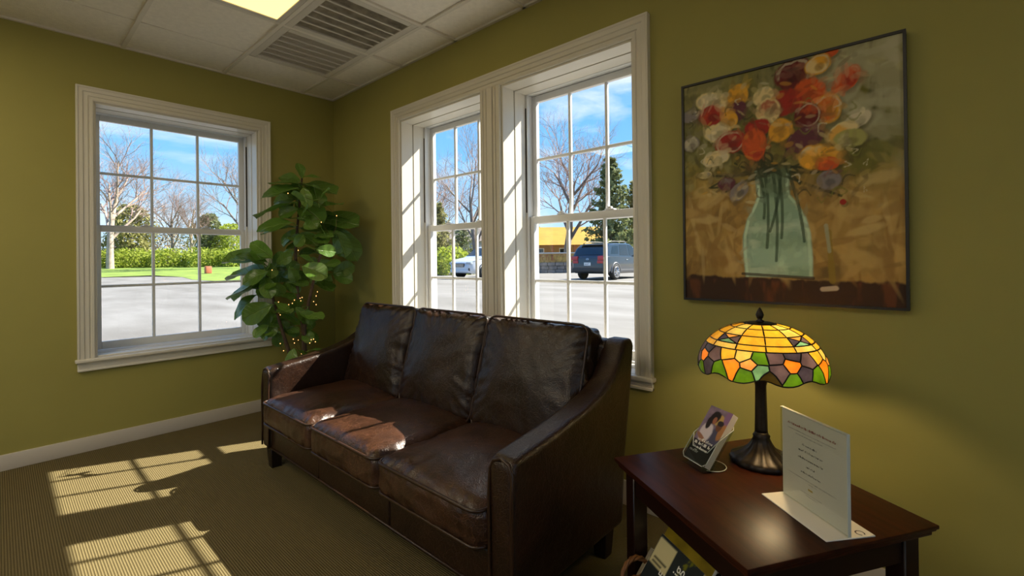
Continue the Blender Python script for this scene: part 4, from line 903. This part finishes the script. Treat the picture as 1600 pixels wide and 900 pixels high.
def evergreen(name, label, base, height, rad, seed, m, group=None, n=4200, rnd=False):
    t = thing(name, label, 'tree', base, group=group)
    B().tube([(0, 0, -.1), (0, 0, height * .5), (0, 0, height * .92)], [height * .022, height * .014, .02], 7).build('trunk', 'bark_grey', t, smooth=True)
    if rnd:
        def fn(r):
            z = r.uniform(.06, 1); a = r.uniform(0, 2 * PI); k = math.sqrt(max(0, 1 - ((z - .5) / .52) ** 2))
            bumpy = 1 + .25 * math.sin(3 * a + z * 9 + seed); q = math.sqrt(r.uniform(.2, 1)) * rad * k * bumpy; return (q * math.cos(a), q * math.sin(a), z * height - .12 * q)
        quads(n, fn, height * .030, m, 'foliage', t, seed); return t
    r = random.Random(seed); tips = []; tw = B()                      # open conifer: whorls of upswept branches with sprays
    for wv_ in range(17):
        z = .10 + .86 * wv_ / 16
        for k in range(7):
            a = k * 2 * PI / 7 + wv_ * .9 + r.uniform(-.3, .3); ln = rad * (1 - z) ** .75 * r.uniform(.7, 1.25) + .15
            p0 = Vector((0, 0, z * height)); d = Vector((math.cos(a), math.sin(a), r.uniform(-.05, .45))); tw.tube([p0, p0 + d * ln * .6, p0 + d * ln + Vector((0, 0, .1 * ln))], [.03, .02, .008], 4, cap=False); tips.append((p0, d, ln))
    tw.build('branches', 'bark_grey', t)
    def fn(rn):
        p0, d, ln = tips[int(rn.integers(len(tips)))]; f_ = rn.uniform(.15, 1.05); j = .10 * ln * (1.3 - f_) + .05
        return p0 + d * ln * f_ + Vector((rn.normal() * j, rn.normal() * j, rn.normal() * j * .7 + .1 * ln * f_ * f_))
    quads(n, fn, height * .022, m, 'foliage', t, seed); return t
def ground_at(u, depth, z=GZ): p = at_depth(u, 405, depth); p.z = z; return p
def gl(u, d): p = ground_at(u, d); p.z = lawn_z(p); return p
# left window view
bare_tree('bare_tree', 'tall pale-barked bare tree at the left edge of the single window', gl(172, 46), 14.0, 3, 'bark_pale', 'twig_pink', r0=.34, fork=.3)
bare_tree('bare_tree', 'rounded bare tree in the middle of the single window', gl(268, 54), 10.5, 8, 'bark_grey', 'twig_pink', fork=.25)
bare_tree('bare_tree', 'smaller bare tree just right of the middle of the single window', gl(300, 56), 10.0, 15, 'bark_pale', 'twig_pink', fork=.3)
bare_tree('bare_tree', 'leaning bare tree at the right edge of the single window', gl(392, 44), 14.0, 21, 'bark_grey', 'twig_pink', lean=-.25)
evergreen('evergreen_tree', 'olive green rounded conifer beside the pale bare tree', gl(205, 60), 7.6, 2.6, 4, 'needle_olive', rnd=True)
evergreen('evergreen_tree', 'dark green conifer at the right of the single window', gl(328, 60), 6.3, 1.7, 6, 'needle', rnd=True)
evergreen('evergreen_tree', 'yellow green bushy tree at the right end of the hedge', gl(362, 60), 5.0, 2.2, 9, 'hedge_leaf', rnd=True)
def shrub(name, label, base, hw, dp, h, m, seed, group=None, n=1500, size=.16):
    t = thing(name, label, 'shrub', base, group=group)
    def fn(r):
        a = r.uniform(-1, 1); c = r.uniform(-1, 1); z = r.uniform(0, 1); e = (a * a * .6 + c * c * .6); return (a * hw, c * dp, z * h * (1 - .25 * e + .12 * math.sin(5 * a + seed)))
    quads(n, fn, size, m, 'foliage', t, seed); B().tube([(0, 0, -.1), (0, 0, h * .6)], .05, 6).build('stem', 'bark_grey', t); return t
names = ['leftmost clump of the bright green clipped hedge', 'second clump from the left of the clipped hedge', 'third clump from the left of the clipped hedge, in mid window', 'fourth clump from the left of the clipped hedge', 'rightmost clump of the clipped hedge']
for i, u in enumerate((150, 205, 262, 318, 372)):
    p = gl(u, 49); shrub('hedge_shrub', names[i], p, 1.84, 1.6, 1.85, 'hedge_leaf', 30 + i, 'clipped hedge shrubs', n=2200, size=.15)
tag(box('utility_box', -.25, .25, -.2, .2, 0, .55, 'utility_red', bevel=.05), 'small orange-red utility box on the lawn', 'utility box')
bpy.data.objects['utility_box'].location = gl(325, 36)
# right windows view
bare_tree('bare_tree', 'large spreading bare tree behind the parked dark car', ground_at(885, 42), 14.5, 5, 'bark_grey', 'twig_pink', r0=.36, fork=.22)
bare_tree('bare_tree', 'bare tree with reddish twigs in the window nearer the corner', ground_at(742, 40), 12.5, 12, 'bark_grey', 'twig_pink', fork=.2)
bare_tree('bare_tree', 'bare tree at the left edge of the window nearer the corner', ground_at(676, 48), 11.5, 17, 'bark_pale', 'twig_pink')
evergreen('evergreen_tree', 'tall dark conifer behind the parked dark car', ground_at(955, 38), 9.2, 2.3, 13, 'needle', n=5200)
evergreen('evergreen_tree', 'olive conifer at the right edge of the window behind the sofa', ground_at(995, 40), 7.6, 2.4, 14, 'needle_olive', n=4200)
evergreen('evergreen_tree', 'yellow green conifer in the window nearer the corner', ground_at(684, 36), 5.4, 1.5, 16, 'needle_olive')
evergreen('evergreen_tree', 'dark conifer low behind the white car', ground_at(722, 60), 5.6, 2.2, 18, 'needle')
far = [(130, 84, 6, 'far left edge of the single window, behind the hedge'), (200, 84, 6.6, 'behind the olive conifer'), (262, 86, 6.2, 'behind the rounded bare tree'), (312, 84, 7, 'between the bare trees and the dark conifer'), (362, 86, 6.2, 'behind the right end of the hedge'), (412, 84, 6.5, 'hidden mostly by the fig tree'),
       (625, 80, 7, 'at the left edge of the window nearer the corner'), (690, 86, 7.5, 'left of the blue grey house'), (775, 86, 7.5, 'behind the post between the paired windows'), (832, 84, 7, 'left of the yellow-roofed house'), (945, 80, 6.5, 'behind the tall dark conifer'), (1000, 80, 7, 'at the right edge of the window behind the sofa')]
for i, (u, d, h, wh) in enumerate(far):
    p = ground_at(u, d); p.z = (lawn_z(p) if u < 500 else GZ + .3); evergreen('background_tree', 'distant hazy tree ' + wh, p, h, 2.7, 60 + i, ('needle_olive', 'twig_pink', 'dry_ground')[i % 3], 'distant tree line', n=1600, rnd=True)
shrub('shrub', 'yellow green shrub beside the white car', ground_at(700, 31), 1.6, 1.2, 1.7, 'hedge_leaf', 51); shrub('shrub', 'low green shrub by the yellow-roofed house', ground_at(870, 40), 1.6, 1.0, 1.1, 'hedge_leaf', 52); shrub('shrub', 'low green shrub behind the brick sign', ground_at(846, 38), 1.5, 1.0, 1.0, 'hedge_leaf', 53)
# house with yellow roof
hp_ = ground_at(868, 56); ha = math.atan2(R.y, R.x)
hs = thing('house', 'tan house with a broad yellow roof across the road', 'building', hp_, ha)
box('wall', -6, 3.5, 0, 6, 0, 3.0, 'siding_tan', hs); b = B().prism([(-1.2, 2.55), (3, 4.9), (7.2, 2.55)], lambda y, z: (-7, y, z), lambda y, z: (5.8, y, z)); b.build('roof', 'roof_yellow', hs)
for x in (-5.6, -3.2, -.4, 2.2, 5.2): box('post', x - .12, x + .12, -1.0, -.76, 0, 2.6, 'post_brown', hs)
for x in (-4.6, -1.9, 1.0): wf = box('window', x - .55, x + .55, -.06, 0, .9, 2.2, 'house_white', hs); box('window_pane', x - .45, x + .45, -.09, -.06, 1.0, 2.1, 'car_glass', wf)
box('chimney', -3.4, -2.6, 2.4, 3.2, 3.5, 6.2, 'post_brown', hs)
h2 = thing('house', 'pale blue grey house beyond the white car', 'building', ground_at(722, 66), ha)
box('wall', -4, 4, 0, 6, 0, 3.6, 'siding_blue', h2); B().prism([(-.5, 3.5), (3, 6), (6.5, 3.5)], lambda y, z: (-4.4, y, z), lambda y, z: (4.4, y, z)).build('roof', 'stone_grey', h2)
for x in (-2, 1.6): wf = box('window', x - .6, x + .6, -.06, 0, 1.2, 2.6, 'house_white', h2); box('window_pane', x - .5, x + .5, -.09, -.06, 1.3, 2.5, 'car_glass', wf)
# brick sign wall
sp_ = ground_at(855, 32); sw_ = thing('monument_sign', 'low golden brick sign wall with lettering on a grey stone base', 'sign', sp_, ha)
for c in range(3):
    for k in range(8): x = -2.2 + k * .55 + (c % 2) * .1; box('stone', x + .01, x + .54, -.12 - .03 * ((k + c) % 2), .5, c * .24 + .005, c * .24 + .235, 'stone_grey', sw_, bevel=.02, seg=1)
for c in range(6):
    for k in range(11): x = -2.2 + k * .4 + (c % 2) * .06; box('brick', x + .006, x + .394, -.05, .45, .72 + c * .1 + .005, .72 + c * .1 + .095, 'brick_gold', sw_)
b = B(); words(b, lambda x, z: (x, -.07, z), .86, -1.6, .7, .36, 77, gap=.1); b.build('lettering', 'post_brown', sw_)
box('cap', -2.3, 2.3, -.1, .5, 1.32, 1.40, 'kerb', sw_)

# ------------------------------------------------------------------ cars
def lerp_tab(tab, x):
    for (a, va), (c, vc) in zip(tab, tab[1:]):
        if x <= c: t = (x - a) / (c - a) if c > a else 0; t = max(0, min(1, t)); return va + (vc - va) * t
    return tab[-1][1]
def car(name, label, loc, rz, paint, suv_dark):
    t = thing(name, label, 'car', loc, rz, group='parked cars')
    Lh = 2.32; W = .93
    top = [(-2.32, .62), (-2.30, .95), (-2.26, 1.06), (-2.20, 1.12), (-1.95, 1.50), (-1.75, 1.62), (-1.2, 1.69), (0, 1.70), (.35, 1.66), (.95, 1.22), (1.15, 1.10), (1.7, 1.02), (2.1, .92), (2.26, .80), (2.32, .62)]
    bot = [(-2.32, .42), (-2.2, .32), (-1.9, .28), (1.9, .26), (2.2, .30), (2.32, .40)]
    wid = [(-2.32, .74), (-2.26, .84), (-2.05, .91), (-1.2, .93), (1.4, .93), (1.9, .89), (2.2, .78), (2.32, .62)]
    belt = [(-2.32, 1.0), (-1.9, 1.08), (1.0, 1.02), (1.6, .98), (2.32, .80)]
    def ring(x, s_):
        zt, zb, w_, be = lerp_tab(top, x), lerp_tab(bot, x), lerp_tab(wid, x), lerp_tab(belt, x); be = min(be, zt - .03 if zt - .03 > zb else zt)
        gh = max(0, zt - be); wt = w_ - .34 * min(gh, .62) * .75
        pts = [(0, zb), (w_ * .88, zb), (w_ * .985, zb + .12), (w_, (zb + be) / 2), (w_ * .975, be - .01), (w_ * .955, be), (wt, zt - .06 if gh > .1 else zt - .01), (wt * .90, zt - .012), (0, zt)]
        k = s_ * 8; i = min(7, int(k)); f_ = k - i; a, c = pts[i], pts[i + 1]; return (a[0] + (c[0] - a[0]) * f_, a[1] + (c[1] - a[1]) * f_)
    xs_ = sorted({-2.32, -2.30, -2.26, -2.2, -2.08, -1.95, -1.75, -1.5, -1.2, -.8, -.4, 0, .2, .35, .55, .75, .95, 1.15, 1.4, 1.7, 1.9, 2.1, 2.2, 2.26, 2.32})
    ns = 16; V = []; Fc = []
    for x in xs_:
        for j in range(ns + 1): y, z = ring(x, j / ns); V.append((x, y, z))
        for j in range(ns - 1, 0, -1): y, z = ring(x, j / ns); V.append((x, -y, z))
    n = 2 * ns
    for i in range(len(xs_) - 1):
        for j in range(n): Fc.append((i * n + j, (i + 1) * n + j, (i + 1) * n + (j + 1) % n, i * n + (j + 1) % n))
    Fc += [tuple(range(n)), tuple((len(xs_) - 1) * n + j for j in range(n))[::-1]]
    body = B().add(V, Fc).build('body', paint, t, smooth=True); body.data.set_sharp_from_angle(angle=math.radians(35))
    def patch(nm, poly_x, s0, s1, m, side, off=.006, nx=5, ny=3):
        V = []; Fc = []
        for i in range(nx + 1):
            for j in range(ny + 1):
                x0, x1 = poly_x(j / ny); x = x0 + (x1 - x0) * i / nx; s_ = s0 + (s1 - s0) * j / ny; y, z = ring(x, s_); V.append((x, side * (y + off), z + off * .3))
        for i in range(nx):
            for j in range(ny): Fc.append((i * (ny + 1) + j, (i + 1) * (ny + 1) + j, (i + 1) * (ny + 1) + j + 1, i * (ny + 1) + j + 1))
        return B().add(V, Fc).build(nm, m, t, smooth=True)
    for sd in (-1, 1):
        patch('side_window', lambda q: (-.95 + .12 * q, -.12), 5.1 / 8, 5.95 / 8, 'car_glass', sd); patch('side_window', lambda q: (-.02, .92 - .52 * q), 5.1 / 8, 5.95 / 8, 'car_glass', sd)
        patch('side_window', lambda q: (-1.72 + .22 * q, -1.08 + .12 * q), 5.2 / 8, 5.85 / 8, 'car_glass', sd, nx=2)
        patch('sill_trim', lambda q: (-1.0, 1.0), 1.4 / 8, 2.3 / 8, 'silver_trim' if suv_dark else 'car_trim', sd)
        B().box(.62, .80, sd * .93, sd * 1.08, 1.04, 1.18).build('mirror', paint, t, bevel=.03)
        for xx in (-.35, .6): B().box(xx - .09, xx + .09, sd * .925, sd * .95, .90, .925).build('door_handle', 'chrome', t, bevel=.008, seg=1)
        B().tube([(-1.5, sd * .60, 1.72), (-1.3, sd * .61, 1.755), (0, sd * .62, 1.765), (.2, sd * .62, 1.73)], .02, 6).build('roof_rail', 'car_trim', t)
    # rear and front glass
    def slopeglass(nm, xa, xb, e):
        V = []; Fc = []
        for i in range(5):
            x = xa + (xb - xa) * i / 4; z = lerp_tab(top, x); y = ring(x, 7 / 8)[0] * .97
            for j in range(5): V.append((x + e, -y + 2 * y * j / 4, z + .012 - .008 * abs(j - 2)))
        for i in range(4):
            for j in range(4): Fc.append((i * 5 + j, i * 5 + j + 1, (i + 1) * 5 + j + 1, (i + 1) * 5 + j))
        return B().add(V, Fc).build(nm, 'car_glass', t, smooth=True)
    slopeglass('rear_window', -2.19, -1.86, -.012); slopeglass('windshield', .42, .98, .012)
    box('spoiler', -1.98, -1.70, -.60, .60, 1.585, 1.625, paint, t, bevel=.015)
    for sd in (-1, 1):
        box('tail_light', -2.34, -2.10, sd * .52, sd * .885, .90, 1.09, 'tail_red', t, bevel=.03); box('tail_light', -2.345, -2.28, sd * .50, sd * .78, .76, .89, 'tail_red', t, bevel=.02)
        box('headlight', 2.08, 2.285, sd * .44, sd * .79, .74, .86, 'lamp_clear', t, bevel=.03); box('fog_intake', 2.2, 2.31, sd * .42, sd * .70, .42, .56, 'car_trim', t, bevel=.03)
    box('licence_plate', -2.345, -2.325, -.17, .17, .66, .80, 'house_white', t); b = B(); words(b, lambda y, z: (-2.347, -y, z), .70, -.12, .12, .07, 5, gap=.05); b.build('plate_lettering', 'ink_grey', t)
    B().tube([(-2.33, .07 * math.cos(a), .95 + .035 * math.sin(a)) for a in np.linspace(0, 2 * PI, 16, endpoint=False)], .01, 5, closed=True).tube([(-2.335, -.035, .965), (-2.335, -.02, .935), (-2.335, .02, .965), (-2.335, .035, .935)], .008, 5).build('emblem', 'chrome', t)
    box('rear_bumper', -2.37, -2.0, -.80, .80, .36, .56, 'car_trim' if suv_dark else paint, t, bevel=.06); box('front_bumper', 2.05, 2.36, -.66, .66, .32, .50, paint, t, bevel=.06)
    box('grille', 2.27, 2.335, -.36, .36, .60, .80, 'car_trim', t, bevel=.03)
    for k in range(3): box('grille_bar', 2.33, 2.342, -.33, .33, .635 + k * .055, .65 + k * .055, 'chrome', t)
    for x in (-1.38, 1.42):
        for sd in (-1, 1):
            wc = Vector((x, sd * .80, .355)); b = B()
            prof = [(.20, -.11), (.30, -.12), (.345, -.10), (.355, -.06), (.355, .06), (.345, .10), (.30, .12), (.20, .11)]
            V = []; Fc = []; nn = 28
            for (r_, o_) in prof:
                for j in range(nn): a = 2 * PI * j / nn; V.append((wc.x + r_ * math.cos(a), wc.y + sd * (o_ + .03), wc.z + r_ * math.sin(a)))
            for i in range(len(prof) - 1):
                for j in range(nn): Fc.append((i * nn + j, i * nn + (j + 1) % nn, (i + 1) * nn + (j + 1) % nn, (i + 1) * nn + j))
            Fc += [tuple(range(nn)), tuple((len(prof) - 1) * nn + j for j in range(nn))]
            tire = B().add(V, Fc).build('wheel', 'tire', t, smooth=True)
            b = B(); yo = wc.y + sd * .152
            b.tube([(wc.x + .235 * math.cos(a), yo, wc.z + .235 * math.sin(a)) for a in np.linspace(0, 2 * PI, 28, endpoint=False)], .018, 6, closed=True)
            for k in range(10): a = 2 * PI * k / 10; b.tube([(wc.x + .03 * math.cos(a), yo + sd * .01, wc.z + .03 * math.sin(a)), (wc.x + .23 * math.cos(a), yo, wc.z + .23 * math.sin(a))], [.026, .020], 5)
            b.tube([(wc.x, yo - sd * .02, wc.z), (wc.x, yo + sd * .02, wc.z)], .05, 12); b.build('rim', 'rim', tire)
            b = B(); b.tube([(x + .41 * math.cos(a), sd * .915, .37 + .41 * math.sin(a)) for a in np.linspace(-.1, PI + .1, 18)], .028, 6); b.build('wheel_arch', 'silver_trim' if suv_dark else 'car_trim', t, smooth=True)
    return t
pr = ground_at(914, 21.2); car('car', 'dark blue-black car parked with its rear and red tail lights to the window', (pr.x + .1, pr.y + 2.3, GZ), PI / 2 + .02, 'car_black', True)
pw = ground_at(716, 24.0); car('car', 'white car parked facing the window nearer the corner', (pw.x, pw.y + 2.3, GZ), -PI / 2 + .04, 'car_white', False)

# tidy helper flags
for o in bpy.data.objects:
    if '_w' in o: del o['_w']
